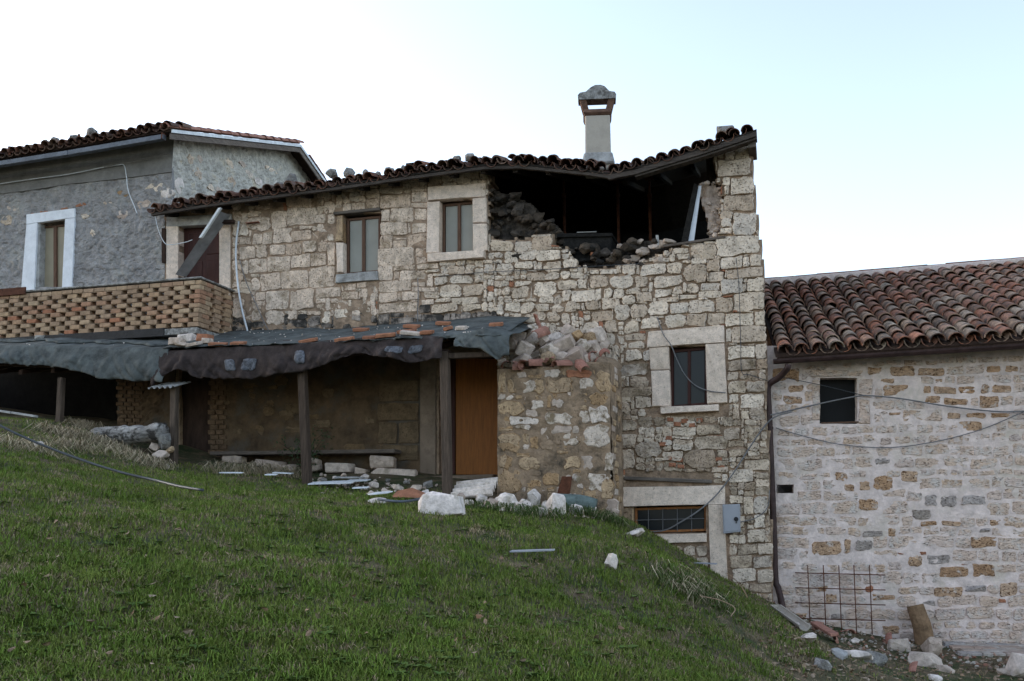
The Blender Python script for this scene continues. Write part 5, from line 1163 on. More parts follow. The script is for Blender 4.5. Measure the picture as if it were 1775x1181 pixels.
bt = thing('charred_chest', 'blackened chest-like remains of burnt furniture in the wall opening', 'furniture', M.P(1010, 455, -0.3))
obj('carcass', *qbox(M, [(985, 452), (1056, 448), (1058, 404), (966, 406)], -0.75, -0.14, 0.02), 'char', bt)
obj('lid', *qbox(M, [(962, 409), (1060, 407), (1060, 401), (964, 402)], -0.8, -0.1, 0.008), 'char', bt)
obj('edge_strip', *plank(M.P(1000, 403, -0.095), M.P(1034, 402, -0.095), Vector((0, 0, .008)), Vector(M.n + (0,)) * .006), 'concrete', bt)
rk = random.Random(77)
RUB = [(1015, 432, .3, .2, 'soot'), (1030, 448, .18, .12, 'soot'), (1040, 455, .22, .13, 'char'), (1068, 440, .22, .15, 'soot'), (1090, 430, .32, .2, 'soot'), (1110, 438, .2, .12, 'rubble'), (1028, 441, .12, .08, 'redbrick'), (1058, 452, .2, .12, 'soot'), (1085, 447, .2, .1, 'soot'), (1135, 428, .26, .12, 'rubble'), (1010, 452, .16, .1, 'char'), (1160, 420, .3, .1, 'rubble'), (935, 378, .28, .24, 'soot'), (948, 392, .3, .15, 'soot'), (925, 392, .2, .14, 'soot')]
names = {'soot': 'sooty grey', 'char': 'charred black', 'rubble': 'pale grey', 'redbrick': 'orange-red brick'}
for k, (x, y, a, b, mt) in enumerate(RUB):
    single('rubble_stone', rock(M.P(x, y, -0.06 if y > 400 else -0.2), (a, a * .8, b), 300 + k, M.a + rk.uniform(-.5, .5)), mt, '%s rubble stone at the foot of the burnt opening' % names[mt], 'rubble', 'rubble in the burnt opening, ' + names[mt])
single('splintered_board', plank(M.P(1150, 428, -0.02), M.P(1258, 412, 0.0), Vector((0, 0, .022)), Vector(M.n + (0,)) * .05, .006), 'wood', 'grey splintered board lying along the broken sill beside the corner', 'board')
single('splintered_board', plank(M.P(1141, 425, -0.04), M.P(1139, 408, -0.04), Vector(M.r + (0,)) * .025, Vector(M.n + (0,)) * .012, .004), 'concrete', 'short pale board stub standing upright in the burnt opening', 'board')
# stones laid on the roofs
for k, (x, y, wd, ht, dd) in enumerate(((505, 312, .3, .27, .15), (484, 321, .2, .14, .2), (575, 299, .26, .18, .2), (606, 299, .24, .2, .2), (634, 300, .14, .16, .2), (655, 301, .13, .1, .2), (675, 295, .22, .12, .2), (699, 292, .14, .14, .2), (792, 275, .2, .12, .2), (815, 273, .22, .12, .2), (840, 274, .12, .09, .2), (1258, 228, .34, .16, .15), (455, 330, .16, .1, .2), (420, 336, .18, .1, .2), (395, 340, .16, .09, .2), (340, 348, .2, .09, .2))):
    lab = 'square grey block sitting on the raised right end of the sagging roof' if x == 1258 else ('largest grey lichen-covered stone on the left part of the stone house roof' if x == 505 else 'small dark stone on the eave tiles of the stone house')
    s_, z_ = M.at(x, y, dd)
    single('roof_stone', rock(M.W(s_, dd, z_ - ht * 0.1), (wd, wd * .9, ht * 1.25), 500 + k, M.a, tilt=.2, npt=20, blocky=.9 if x == 1258 else .35), 'greyrock', lab, 'stone', 'stones weighing down the stone house roof')
for k, (x, y, wd, ht, dd) in enumerate(((160, 229, .26, .18, .2), (128, 239, .24, .12, .2), (95, 243, .22, .12, .2), (78, 246, .16, .1, .2), (190, 232, .16, .1, .2), (217, 232, .12, .08, .2), (306, 223, .3, .16, -.6), (333, 229, .26, .12, -1), (357, 232, .16, .12, -1.6), (380, 235, .12, .09, -2.2), (408, 240, .18, .12, -2.8), (430, 238, .32, .2, -3.4), (55, 254, .14, .08, .2), (16, 262, .16, .08, .2))):
    lab = 'dark stone on the roof verge of the grey rendered house' if x > 250 else 'dark stone on the eave tiles of the grey rendered house'
    if dd < 0: s_, z_ = SR - 0.25, M.at(x, y, dd)[1]; s_ = M.at(x, y, dd)[0]
    else: s_, z_ = M.at(x, y, dd)
    single('roof_stone', rock(M.W(s_, dd, z_ - ht * .1), (wd, wd * .9, ht * 1.3), 540 + k, M.a, tilt=.2, npt=20, blocky=.35), 'greyrock', lab, 'stone', 'stones on the rendered house ' + ('verge' if x > 250 else 'eave'))
# panel hanging over the upper door
hp = thing('hanging_panel', 'grey awning panel fallen diagonally across the red upper door', 'panel', M.P(300, 476, 0.35))
n_ = Vector(M.n + (0,))
a, b = Vector(M.P(303, 476, 0.25)), Vector(M.P(381, 366, 0.45))
wv = Vector(M.r + (0,)) * 0.06
obj('sheet', *hexa([a + wv * .2 - n_ * .02, a + wv * 1.6 - n_ * .25, b + wv * .9 - n_ * .3, b - wv * .2, a + wv * .2 + n_ * .0, a + wv * 1.6 - n_ * .22, b + wv * .9 - n_ * .27, b - wv * .2 + n_ * .02], 0), 'greyboard', hp)
obj('white_edge', *plank(M.P(348, 413, 0.42), M.P(382, 361, 0.48), wv * .55, n_ * .03, .004), 'whitemetal', hp)
obj('bracket', *plank(M.P(352, 403, .3), M.P(372, 384, .32), wv * .5, n_ * .04, .006), 'darkwood', hp)
single('timber_stub', plank(M.P(368, 386, 0.12), M.P(406, 384, 0.2), Vector((0, 0, .035)), n_ * .04, .01), 'darkwood', 'short broken timber sticking out under the roof beside the red door', 'timber')
single('loose_tile', (lambda V, F: ([Matrix.Translation(Vector(M.P(437, 387, .09))) @ Matrix.Rotation(M.a + 1.57, 4, 'Z') @ Vector((x, y - .15, z * .5)) for x, y, z in V], F))(*coppo(L=.3, r0=.05, r1=.045, n=7, nl=2)), 'tile', 'small clay tile wedged in the wall beside the upper door', 'tile')

# rubble heap on the annex
HEAP = [(895, 588, .3, .3, .5), (870, 577, .3, .24, .5), (908, 607, .3, .28, .9), (925, 592, .34, .22, .6), (948, 606, .3, .16, .95), (918, 580, .32, .2, .3), (975, 598, .45, .24, .8), (995, 618, .42, .26, .98), (965, 588, .3, .2, .3), (950, 620, .26, .18, 1.05), (1010, 600, .25, .22, .6), (1025, 605, .3, .3, .4), (1035, 585, .34, .3, .15), (1018, 588, .3, .2, .35), (898, 628, .22, .16, 1.0), (985, 575, .26, .22, .15), (935, 575, .24, .18, .15), (1000, 582, .2, .14, .5), (912, 622, .2, .14, 1.05), (960, 608, .18, .12, 1.02), (1022, 622, .2, .16, 1.0), (975, 618, .24, .16, 1.02), (885, 600, .22, .2, .8), (940, 590, .2, .16, .7), (1045, 600, .2, .22, .2), (870, 628, .16, .12, 1.0), (878, 565, .2, .16, .15)]
for k, (x, y, wd, ht, dd) in enumerate(HEAP):
    lab = 'pale broken stone in the rubble heap on the annex'
    if (x, y) == (995, 618): lab = 'large angular grey-white stone at the front of the rubble heap on the annex'
    if (x, y) == (895, 588): lab = 'pale block at the left end of the rubble heap beside the felt roof'
    mt = 'paleannex' if k in (1, 3, 4, 5, 8, 10) else ('annexstone' if k in (9, 13, 17) else 'rubble')
    single('rubble_stone', rock(M.P(x, y, dd), (wd * 1.05, wd * .8, ht * 1.1), 700 + k, M.a + rk.uniform(-.6, .6), tilt=.6, blocky=.75), mt, lab, 'rubble', 'rubble heap on the annex')
mb = MB()
V, F = rock(M.W(AS0 + 1.05, 0.5, za + 0.0), (2.0, 1.0, 0.55), 5, M.a, npt=24, tilt=.05); single('rubble_earth', (V, F), 'annexmortar', 'mound of earth and mortar dust under the rubble stones on the annex', 'rubble')
def spin(VF, pos, seed, sc=1.0):
    rgx = random.Random(seed); m = Matrix.Translation(Vector(pos)) @ Matrix.Rotation(rgx.uniform(0, 6.28), 4, 'Z') @ Matrix.Rotation(rgx.uniform(-.7, .7), 4, 'X') @ Matrix.Rotation(rgx.uniform(-1.2, 1.2), 4, 'Y') @ Matrix.Scale(sc, 4)
    return [m @ Vector(v) for v in VF[0]], VF[1]
for k, (x, y, L, dd) in enumerate(((930, 570, .3, .6), (945, 575, .3, .75), (890, 634, .2, 1.05), (880, 636, .2, 1.08), (915, 636, .2, 1.08), (940, 632, .24, 1.08), (960, 636, .3, 1.05), (985, 634, .3, 1.08), (1005, 632, .28, 1.08), (1030, 618, .34, 1.05), (1048, 614, .26, .95), (905, 640, .16, 1.1), (880, 563, .25, .5), (865, 620, .2, 1.05), (1015, 634, .22, 1.08), (955, 628, .2, 1.1), (925, 634, .2, 1.08), (1042, 628, .2, 1.02))):
    lab = 'broken curved clay tile among the rubble on the annex'
    if x == 930: lab = 'upturned curved clay tile standing highest on the annex rubble'
    if x == 1030: lab = 'pinkish clay tile at the right front corner of the annex rubble'
    single('broken_tile', spin(coppo(L=L, r0=.1, r1=.085, n=8, nl=2, jit=.04, seed=k, arc=rk.uniform(.6, 1.0)), M.P(x, y, dd), 40 + k), 'redtile', lab, 'tile', 'broken tiles on the annex', smooth=False)
# bricks and tiles thrown on the porch felt
for k, (x, y, a, b) in enumerate(((527, 594, 34, 9), (597, 593, 34, 10), (580, 575, 30, 6), (668, 592, 38, 12), (678, 569, 30, 9), (694, 578, 36, 8), (735, 564, 28, 12), (640, 590, 24, 7), (712, 586, 38, 8), (413, 606, 28, 5), (378, 604, 34, 7), (336, 601, 30, 7), (740, 596, 22, 10), (766, 573, 10, 5), (790, 572, 18, 5), (840, 566, 26, 10))):
    pale = k in (8, 11, 14, 0 if False else 14)
    p = on_felt(x, y) + Vector((0, 0, .035)); L = a * .0098
    rot = Matrix.Rotation(M.a + rk.uniform(-.35, .35), 3, 'Z') @ Matrix.Rotation(.3, 3, 'X') @ Matrix.Rotation(rk.uniform(-.12, .12), 3, 'Y')
    V, F = hexa([rot @ Vector((sx * L / 2 * rk.uniform(.85, 1), sy * .08, sz * .03)) + p for sz in (-1, 1) for sx, sy in ((-1, -1), (1, -1), (1, 1), (-1, 1))], .008)
    single('loose_brick', (V, F), 'rubble' if pale else 'redbrick', ('pale mortar-crusted slab' if pale else 'flat red brick') + ' lying on the felt roof of the porch', 'brick', 'loose %s on the porch felt' % ('slabs' if pale else 'bricks'))
for k, (x, y, a, b, mt) in enumerate(((282, 588, .45, .16, 'whitestone'), (300, 592, .3, .12, 'rubble'), (330, 586, .3, .14, 'redbrick'), (265, 585, .26, .12, 'rubble'), (345, 590, .18, .1, 'rubble'), (316, 596, .3, .07, 'rubble'), (50, 581, .45, .1, 'concrete'), (20, 582, .3, .08, 'concrete'))):
    lab = {'whitestone': 'largest pale chunk of masonry on the porch roof beneath the balcony corner', 'redbrick': 'red brick fragment on the porch roof beneath the balcony corner', 'rubble': 'small pale masonry fragment on the porch roof beneath the balcony corner', 'concrete': 'grey lump of mortar on the porch roof below the balcony'}[mt]
    single('masonry_chunk', rock(on_felt(x, y + 6) + Vector((0, 0, b * .45)), (a, .22, b * 1.2), 820 + k, M.a, tilt=.1, blocky=.8), mt, lab, 'rubble', 'masonry pieces below the balcony ' + mt)
mb = MB()
for k in range(150):                                                                    # crumbs of plaster
    x = rk.uniform(20, 860); y = rk.uniform(564, 600); s_ = rk.uniform(.01, .03)
    mb.add(*rock(on_felt(x, y) + Vector((0, 0, .012)), (s_ * 1.5, s_, s_), k, npt=3))
o = mb.obj('plaster_crumbs', 'whitestone', kind='stuff'); o['label'] = 'scattered pale plaster crumbs on the porch felt'; o['category'] = 'rubble'

# meter box, cables
mbx = thing('meter_box', 'small grey metal utility box with black lock on the corner of the stone house', 'utility box', M.P(1269, 925, 0.1))
obj('case', *qbox(M, [(1255, 925), (1284, 922), (1283, 874), (1253, 875)], -0.02, 0.16, 0.008), 'greymetal', mbx)
obj('door', *qbox(M, [(1257, 922), (1282, 919.5), (1281, 876.5), (1255, 877.5)], 0.161, 0.168, 0.003), 'greymetal', mbx)
c_ = Vector(M.P(1276, 900, 0.166)); obj('lock', *tube([c_, c_ + n_ * .02], 0.035, 14, 0), 'tarp', mbx)
obj('lock_handle', *plank(c_ + n_ * .02 + Vector((0, 0, -.02)), c_ + n_ * .02 + Vector((0, 0, -.07)), Vector(M.r + (0,)) * .008, n_ * .006), 'tarp', mbx)
def cab(name, pts, r, mat, label, cat='cable', fr=M, n=7, smooth=5): return single(name, tube([fr.P(x, y, d) for x, y, d in pts], r, n, smooth), mat, label, cat, smooth=True)
cab('cable', [(1110, 922, .07), (1150, 920, .10), (1180, 905, .14), (1210, 886, .12), (1240, 860, .09), (1270, 822, .08), (1300, 775, .08), (1326, 738, .09), (1345, 722, .12), (1372, 714, .14)], .012, 'cable', 'grey cable slanting from the basement window up across the stone corner')
cab('cable', [(1139, 550, .06), (1150, 580, .10), (1163, 598, .12), (1172, 620, .10), (1186, 648, .05), (1205, 668, .03), (1230, 678, .09), (1258, 681, .08)], .009, 'cable', 'thin pale wire hanging across the dark lower window')
cab('cable', [(1276, 448, .06), (1281, 500, .06), (1284, 600, .06), (1286, 645, .07), (1300, 650, .07), (1330, 660, .08)], .006, 'blackcable', 'thin dark wire hanging straight down the right corner of the stone house')
cab('cable', [(760, 480, .05), (840, 472, .06), (930, 468, .06), (1010, 463, .06), (1060, 460, .04), (1108, 457, .06)], .006, 'blackcable', 'thin dark wire strung level below the burnt opening')
cab('cable', [(414, 384, .07), (409, 430, .07), (411, 480, .07), (418, 530, .08), (430, 578, .12)], .020, 'whitecable', 'thick pale grey conduit running down the wall beside the balcony')
cab('cable', [(415, 450, .06), (428, 492, .07), (445, 530, .07), (456, 555, .08), (472, 584, .16)], .009, 'cable', 'thin grey wire slanting down to the porch roof beside the conduit')
cab('cable', [(724, 482, .06), (725, 510, .06), (724, 540, .06), (724, 562, .07)], .009, 'cable', 'short thin conduit hanging below the middle window')
cab('cable', [(-60, 330, .09), (0, 319, .09), (60, 310, .09), (120, 302, .09), (180, 290, .09), (205, 286, .09), (215, 287, .09), (219, 305, .08), (222, 330, .07), (232, 356, .06), (238, 371, .04)], .010, 'whitecable', 'white cable looping along the grey rendered wall under the eave')
cab('cable', [(180, 290, .10), (240, 277, .12), (300, 265, .16)], .006, 'cable', 'thin greenish wire from the loop to the corner of the grey house')
cab('cable', [(268, 372, .4), (275, 400, .35), (286, 422, .3), (300, 424, .3), (322, 420, .36), (333, 416, .38)], .008, 'whitecable', 'white wire dangling beside the hanging panel')
cab('cable', [(1345, 652, .1), (1425, 668, .06), (1490, 684, .06), (1500, 686, .08)], .006, 'blackcable', 'thin dark wire crossing the small window of the low house', fr=G)
cab('cable', [(1335, 720, .16), (1360, 714, .1), (1430, 698, .1), (1480, 688, .1), (1505, 686, .1), (1560, 691, .1), (1640, 704, .1), (1720, 713, .1), (1775, 713, .1), (1900, 706, .1)], .012, 'cable', 'thick grey cable running across the wall of the low house', fr=G)
cab('cable', [(1345, 742, .06), (1400, 758, .06), (1460, 771, .06), (1540, 776, .06), (1620, 766, .06), (1700, 745, .06), (1775, 714, .08)], .008, 'cable', 'thin slack wire sagging below the thick cable on the low house', fr=G)
cab('cable', [(1284, 905, .1), (1310, 898, .07), (1330, 880, .08), (1334, 850, .1)], .008, 'cable', 'thin grey wire leaving the utility box towards the downpipe')
# rebar mesh leaning on the right wall
rb = thing('rebar_mesh', 'rusty reinforcing mesh leaning against the wall of the low house', 'mesh', G.P(1460, 1105, .3))
xs = (1400, 1427, 1454, 1480, 1507)
for k, x in enumerate(xs): obj('bar', *tube([G.P(x + 5, 1100, .36), G.P(x, 980, .10)], .008, 6, 0), 'rust', rb, smooth=True)
for k, y in enumerate((994, 1020, 1046, 1073)): obj('bar', *tube([G.P(1378, y - 1, .135 + k * .057), G.P(1535, y + 3, .135 + k * .057)], .008, 6, 0), 'rust', rb, smooth=True)

# ------------------------------------------------------------------ things on the ground
def gs(name, px, py, size, seed, mat, label, cat='stone', group=None, sink=.25, rotz=None, blocky=.6, tilt=.25):
    p = ground_at(px, py); return single(name, rock((p.x, p.y, p.z + size[2] * (.5 - sink)), size, seed, rotz, blocky=blocky, tilt=tilt), mat, label, cat, group)
gs('white_block', 768, 890, (.66, .4, .33), 901, 'whitestone', 'large white rectangular stone block in the grass before the porch post', 'stone', sink=.2, rotz=M.a, blocky=1.0, tilt=.06)
WS = [(880, 885, .4, .36, 'white angular stone leaning left in the row before the annex'), (906, 882, .18, .2, 'small white stone in the row before the annex'), (927, 877, .34, .36, 'tall creamy stone in the middle of the row before the annex'), (963, 893, .42, .42, 'split white and brown stone in the row before the annex'), (990, 886, .3, .26, 'white stone near the right end of the row before the annex'), (1010, 888, .2, .16, 'small white stone at the right end of the row before the annex'), (948, 884, .22, .16, 'flat brownish stone between larger stones before the annex'), (1059, 984, .24, .20, 'lone white stone lying in the middle of the grass slope'), (1098, 930, .5, .14, 'long white stone sunk in grass below the basement window'), (655, 872, .3, .1, 'flat white shard in the grass left of the orange tile'), (62, 776, .3, .12, 'white stone near the cable at the left bank'), (287, 812, .14, .1, 'small white stone at the foot of the second post')]
for k, (x, y, a, b, lab) in enumerate(WS): gs('stone', x, y, (a, a * .7, b), 910 + k, 'whitestone', lab, sink=.2)
# row of fallen stones at the foot of the right house
RB = [(1618, 1134, .44, .36, 'rubble', 'large pale block beside the wooden stump at the foot of the low house'), (1558, 1128, .36, .3, 'rubble', 'grey-brown stone left of the large pale block'), (1605, 1155, .48, .28, 'rubble', 'flat brownish stone in front of the large pale block'), (1770, 1172, .5, .4, 'whitestone', 'white boulder at the bottom right corner'), (1400, 1112, .3, .12, 'whitestone', 'white stone at the lower end of the broken channel'), (1480, 1140, .5, .14, 'whitestone', 'long white slab fragment in the rubble strip'), (1510, 1150, .4, .2, 'greyrock', 'grey stone under the white slab in the rubble strip'), (1482, 1115, .2, .1, 'whitestone', 'small white fragment near the mesh'), (1455, 1140, .3, .12, 'concrete', 'grey fragment at the edge of the grass'), (1640, 1165, .24, .14, 'rubble', 'brown stone right of the flat brownish stone'), (1385, 1088, .2, .1, 'whitestone', 'white pebble below the downpipe'), (1425, 1160, .2, .14, 'greyrock', 'grey and white lump at the slope edge'), (1620, 1180, .2, .1, 'whitestone', 'small white stone at the lower edge of the picture'), (1740, 1170, .2, .12, 'rubble', 'brown stone beside the white boulder')]
for k, (x, y, a, b, mt, lab) in enumerate(RB): gs('stone', x, y, (a, a * .7, b), 940 + k, mt, lab)
for k, (x, y) in enumerate(((1360, 1052), (1418, 1094), (1440, 1112), (1545, 1112), (1470, 1108), (1590, 1165))):
    p = ground_at(x, y); single('broken_tile', spin(coppo(L=.26, r0=.09, r1=.08, n=7, nl=2, jit=.04, seed=k, arc=.7), p + Vector((0, 0, .05)), 60 + k), 'redtile', 'broken red clay tile in the rubble along the low house', 'tile', 'broken tiles in the rubble strip')
p0, p1 = ground_at(1345, 1058) + Vector((0, 0, .08)), ground_at(1410, 1108) + Vector((0, 0, .1))
single('broken_channel', halfpipe(p0, p0.lerp(p1, .8), .08, .018), 'chimney', 'pale broken clay channel lying down the slope below the downpipe', 'channel')
p0, p1 = ground_at(1412, 1092) + Vector((0, 0, .1)), ground_at(1448, 1120) + Vector((0, 0, .14))
single('broken_channel', plank(p0, p1, Vector((.07, .04, 0)), Vector((0, 0, .02)), .006), 'redtile', 'dark red clay channel leaning in the rubble below the mesh', 'channel')
ps = Vector(G.P(1600, 1102, .3))
single('wood_stump', tube([ps + Vector((0.02, 0, -.25)), ps + Vector((.01, .02, .1)), ps + Vector((-.02, .06, .28)), ps + Vector((-.05, .09, .44))], .145, 14, 3, taper=.125), 'stump', 'short round wooden log standing upright against the low house wall', 'log')
# paved path
path = MB(); pv = []
pathV = [G.W(a, b, H(*G.W(a, b, 0)[:2]) + .012) for a, b in ((2.3, .05), (9, .05), (9, 1.15), (2.3, 1.15))]
pth = obj('path', pathV, [(0, 3, 2, 1)], 'concrete', kind='structure')
for i in range(22):
    for j in range(5):
        s_, d_ = 2.32 + i * .31 + (j % 2) * .1, .06 + j * .218
        if s_ > 6.5: continue
        zz = H(*G.W(s_ + .15, d_ + .1, 0)[:2]) + rk.uniform(.028, .04)
        obj('paver', *fbox(G, s_, s_ + .3, d_, d_ + .21, zz - .06, zz, .008), 'paver', pth)
# old log/stone ledge at the left bank
lg = thing('fallen_log', 'grey weathered log lying on the bank beside the second porch post', 'log', ground_at(230, 775))
A0, B0 = Vector(M.P(165, 757, 1.95)), Vector(M.P(283, 748, 1.95)); Q = [A0, A0.lerp(B0, .3) + Vector((0, 0, .01)), A0.lerp(B0, .7) + Vector((0, 0, -.02)), B0]
V, F = tube(Q, .15, 16, 8, taper=.17)
V = [v + Vector(mnoise.noise_vector(v * 5)) * .05 + Vector(mnoise.noise_vector(v * 14)) * .02 for v in map(Vector, V)]
obj('trunk', V, F, 'log', lg, smooth=True)
for k, (x, y, a, b, mt, lab) in enumerate(((286, 765, .3, .3, 'greyrock', 'brownish grey boulder at the end of the fallen log'), (280, 788, .34, .2, 'rubble', 'pale grey stone stacked below the end of the fallen log'), (268, 775, .2, .14, 'rubble', 'small stone wedged under the fallen log'), (293, 780, .2, .12, 'annexstone', 'brown stone between the log and the second post'), (275, 800, .2, .1, 'rubble', 'small grey stone at the foot of the stacked stones'))):
    single('stone', rock(M.P(x, y, 1.95), (a, a * .8, b), 980 + k, M.a), mt, lab, 'stone')
for k, (x0, y0, x1, y1) in enumerate(((-30, 708, 22, 716), (24, 716, 62, 722))):
    p0, p1 = Vector(M.P(x0, y0, 2.0)), Vector(M.P(x1, y1, 2.0)); single('board', plank(p0, p1, n_ * .06, Vector((0, 0, .02)), .004), 'concrete', ('longer grey board' if k == 0 else 'short pale board') + ' lying on the bank at the far left', 'board')
# stone bench against the porch wall
bn = thing('stone_bench', 'plank bench on stacked stones along the porch wall', 'bench', M.P(530, 825, .25))
obj('plank', *plank(M.P(372, 787, .28), M.P(690, 783, .28), Vector((0, 0, .035)), n_ * .17, .012), 'wood', bn)
for k, (x, y, a, b) in enumerate(((405, 798, .5, .18), (465, 806, .7, .2), (543, 800, .3, .12), (545, 812, .34, .14), (665, 802, .5, .26), (685, 822, .95, .2), (590, 812, .55, .22), (628, 820, .25, .18), (500, 812, .4, .16), (655, 832, .3, .14), (720, 840, .34, .24), (612, 826, .3, .12))):
    obj('support_stone', *rock(M.P(x, y, .28), (a, .3, b), 1000 + k, M.a, tilt=.08, blocky=.9), 'rubble', bn)
SM = [(560, 838), (580, 833), (604, 846), (632, 834), (648, 846), (672, 838), (690, 850), (705, 842), (722, 852), (742, 846), (700, 866), (752, 868), (640, 862), (668, 858), (596, 830), (735, 862)]
for k, (x, y) in enumerate(SM):
    a = rk.uniform(.1, .26); p = ground_at(x, y); single('rubble_stone', rock((p.x, p.y, p.z + .05), (a, a * .75, a * .6), 1500 + k), rk.choice(['rubble', 'rubble', 'whitestone', 'greyrock']), 'small broken stone in the debris line before the porch', 'rubble', 'small stones before the porch')
SM = [(795, 872), (812, 880), (835, 874), (850, 884), (866, 876), (895, 892), (912, 888), (940, 896), (955, 880), (975, 880), (1000, 892), (1022, 890), (842, 862), (870, 892)]
for k, (x, y) in enumerate(SM):
    a = rk.uniform(.12, .3); p = ground_at(x, y); single('rubble_stone', rock((p.x, p.y, p.z + .07), (a, a * .75, a * .7), 1540 + k), rk.choice(['rubble', 'whitestone', 'whitestone']), 'small pale stone among the row of stones before the annex', 'rubble', 'small stones before the annex')
mb = MB()
for k in range(260):
    x, y = rk.uniform(540, 1030), rk.gauss(0, 7); y += np.interp(x, [540, 700, 775, 900, 1030], [838, 848, 862, 880, 888]); p = ground_at(x, float(y)); r_ = rk.uniform(.02, .07)
    mb.add(*rock((p.x, p.y, p.z + r_ * .3), (r_ * 1.5, r_ * 1.1, r_), k, npt=3))
o = mb.obj('rubble_crumbs', 'rubble', kind='stuff'); o['label'] = 'crumbs of broken stone and mortar along the porch front'; o['category'] = 'rubble'
# scraps in front of the porch
for k, (x, y, a, b, mt, lab) in enumerate(((575, 847, .75, .3, 'whitemetal', 'large white sheet scrap lying in the grass before the third post'), (620, 843, .4, .2, 'whitemetal', 'white sheet scrap right of the large one before the porch'), (625, 856, .26, .12, 'whitemetal', 'small white scrap tilted in grass below the larger sheets'), (660, 866, .34, .22, 'whitemetal', 'crumpled white scrap left of the orange tile'), (470, 833, .2, .1, 'whitemetal', 'white scrap in dry grass left of the third post'), (490, 830, .36, .1, 'whitemetal', 'long white scrap left of the third post'), (400, 830, .4, .06, 'whitemetal', 'thin white strip in grass before the brick pier'), (605, 838, .5, .15, 'concrete', 'grey slate slab behind the white scraps'), (922, 972, .46, .05, 'greymetal', 'narrow metal strip lying on the grass slope'), (1222, 988, .36, .05, 'greymetal', 'narrow metal strip at the wall below the basement window'))):
    p = ground_at(x, y) + Vector((0, 0, .09)); ang = M.a + rk.uniform(-.25, .25); u = Vector((math.cos(ang), math.sin(ang), rk.uniform(-.06, .06))); v = Vector((-u.y, u.x, .18))
    P = [p + u * (a / 2 * i) + v * (b / 2 * j) * rk.uniform(.7, 1.1) for i, j in ((-1, -1), (-.3, -1.1), (.5, -.9), (1, -1), (1.05, .6), (.2, 1.1), (-.9, .9))]
    single('metal_strip' if mt == 'greymetal' else 'sheet_scrap', prism(P, (0, 0, .014)), mt, lab, 'scrap')
p = ground_at(709, 868); single('roof_slab', prism([p + Vector(q) for q in ((-.24, -.1, .05), (.2, -.14, .04), (.26, .1, .08), (.02, .2, .17), (-.2, .14, .12))], (0.0, .02, .03)), 'redbrick', 'orange clay slab lying in the grass left of the white block', 'tile')
single('hoop', tube([ground_at(x, y) + Vector((0, 0, .08)) for x, y in ((655, 876), (690, 880), (720, 877), (738, 870))], .018, 8, 4), 'metal', 'thin grey pipe lying in front of the orange slab', 'pipe', smooth=True)
p = ground_at(822, 866) + Vector((0, 0, .16)); single('corrugated_scrap', corrugated(p, .7, .48, Vector(M.r + (.1,)), Vector((-.1, -.55, 1)), 4, .05, .016), 'whitestone', 'broken corrugated grey-white sheet beside the last post', 'scrap')
p = Vector(M.P(1000, 872, AD + .28)); single('metal_bucket', tube([p + Vector((-.33, .06, .02)), p + Vector((.05, 0, 0)), p + Vector((.28, -.06, -.06))], .13, 14, 3), pmat('green_metal', [(.11, .14, .13), (.12, .15, .14)], nscale=9, bump=.3, namp=.4), 'blue-green metal drum lying on its side against the annex', 'drum', smooth=True)
single('rusty_plate', hexa([M.P(x, y, AD + dd) for dd in (.06, .08) for x, y in ((965, 858), (988, 856), (992, 826), (974, 826))], .004), 'rust', 'rusty metal plate leaning against the annex wall', 'plate')
cb = [ray(x, y) for x, y in ((-60, 715),)]
single('ground_cable', tube([(Vector(ray(x, y)) * t) for x, y, t in ((-90, 690, 12.4), (0, 738, 12.0), (60, 766, 11.8), (140, 797, 11.5), (210, 819, 11.2), (270, 833, 10.9), (310, 843, 10.4), (352, 850, 10.0))], .015, 8, 6), 'blackcable', 'thick dark cable slung down across the left bank into the grass', 'cable', smooth=True)
for k, pts in enumerate((((1260, 1015), (1278, 1030), (1290, 1050), (1297, 1065)), ((1215, 1065), (1250, 1072), (1275, 1085), (1268, 1100)))):
    single('bramble_stem', tube([ground_at(x, y) + Vector((0, 0, .18)) for x, y in pts], .006, 5, 5), 'leaf', ('upper' if k == 0 else 'lower') + ' pale dry stem arching over the grass near the house corner', 'stem')
pm = MB(); rgl = random.Random(8)
plant = thing('climbing_shrub', 'small dark leafy shrub growing behind the third porch post', 'shrub', M.P(530, 815, .5))
for k in range(7):
    a = Vector(M.P(530 + rgl.uniform(-12, 12), 815, .6)); b = a + Vector((rgl.uniform(-.55, .5), rgl.uniform(-.2, .1), rgl.uniform(.4, .85)))
    obj('stem', *tube([a, a.lerp(b, .5) + Vector((rgl.uniform(-.08, .08), 0, .08)), b], .008, 5, 4, taper=.003), 'darkwood', plant)
    for q in range(60):
        c_ = a.lerp(b, rgl.uniform(.1, 1.05)) + Vector((rgl.gauss(0, .09), rgl.gauss(0, .07), rgl.gauss(0, .07))); r_ = rgl.uniform(.018, .04)
        u = Vector((rgl.gauss(0, 1), rgl.gauss(0, 1), rgl.gauss(0, 1))).normalized(); v = u.orthogonal().normalized()
        pm.add([c_ - u * r_, c_ + v * r_ * .5, c_ + u * r_, c_ - v * r_ * .5], [(0, 1, 2, 3)])
pm.obj('foliage', 'greenleaf', plant)

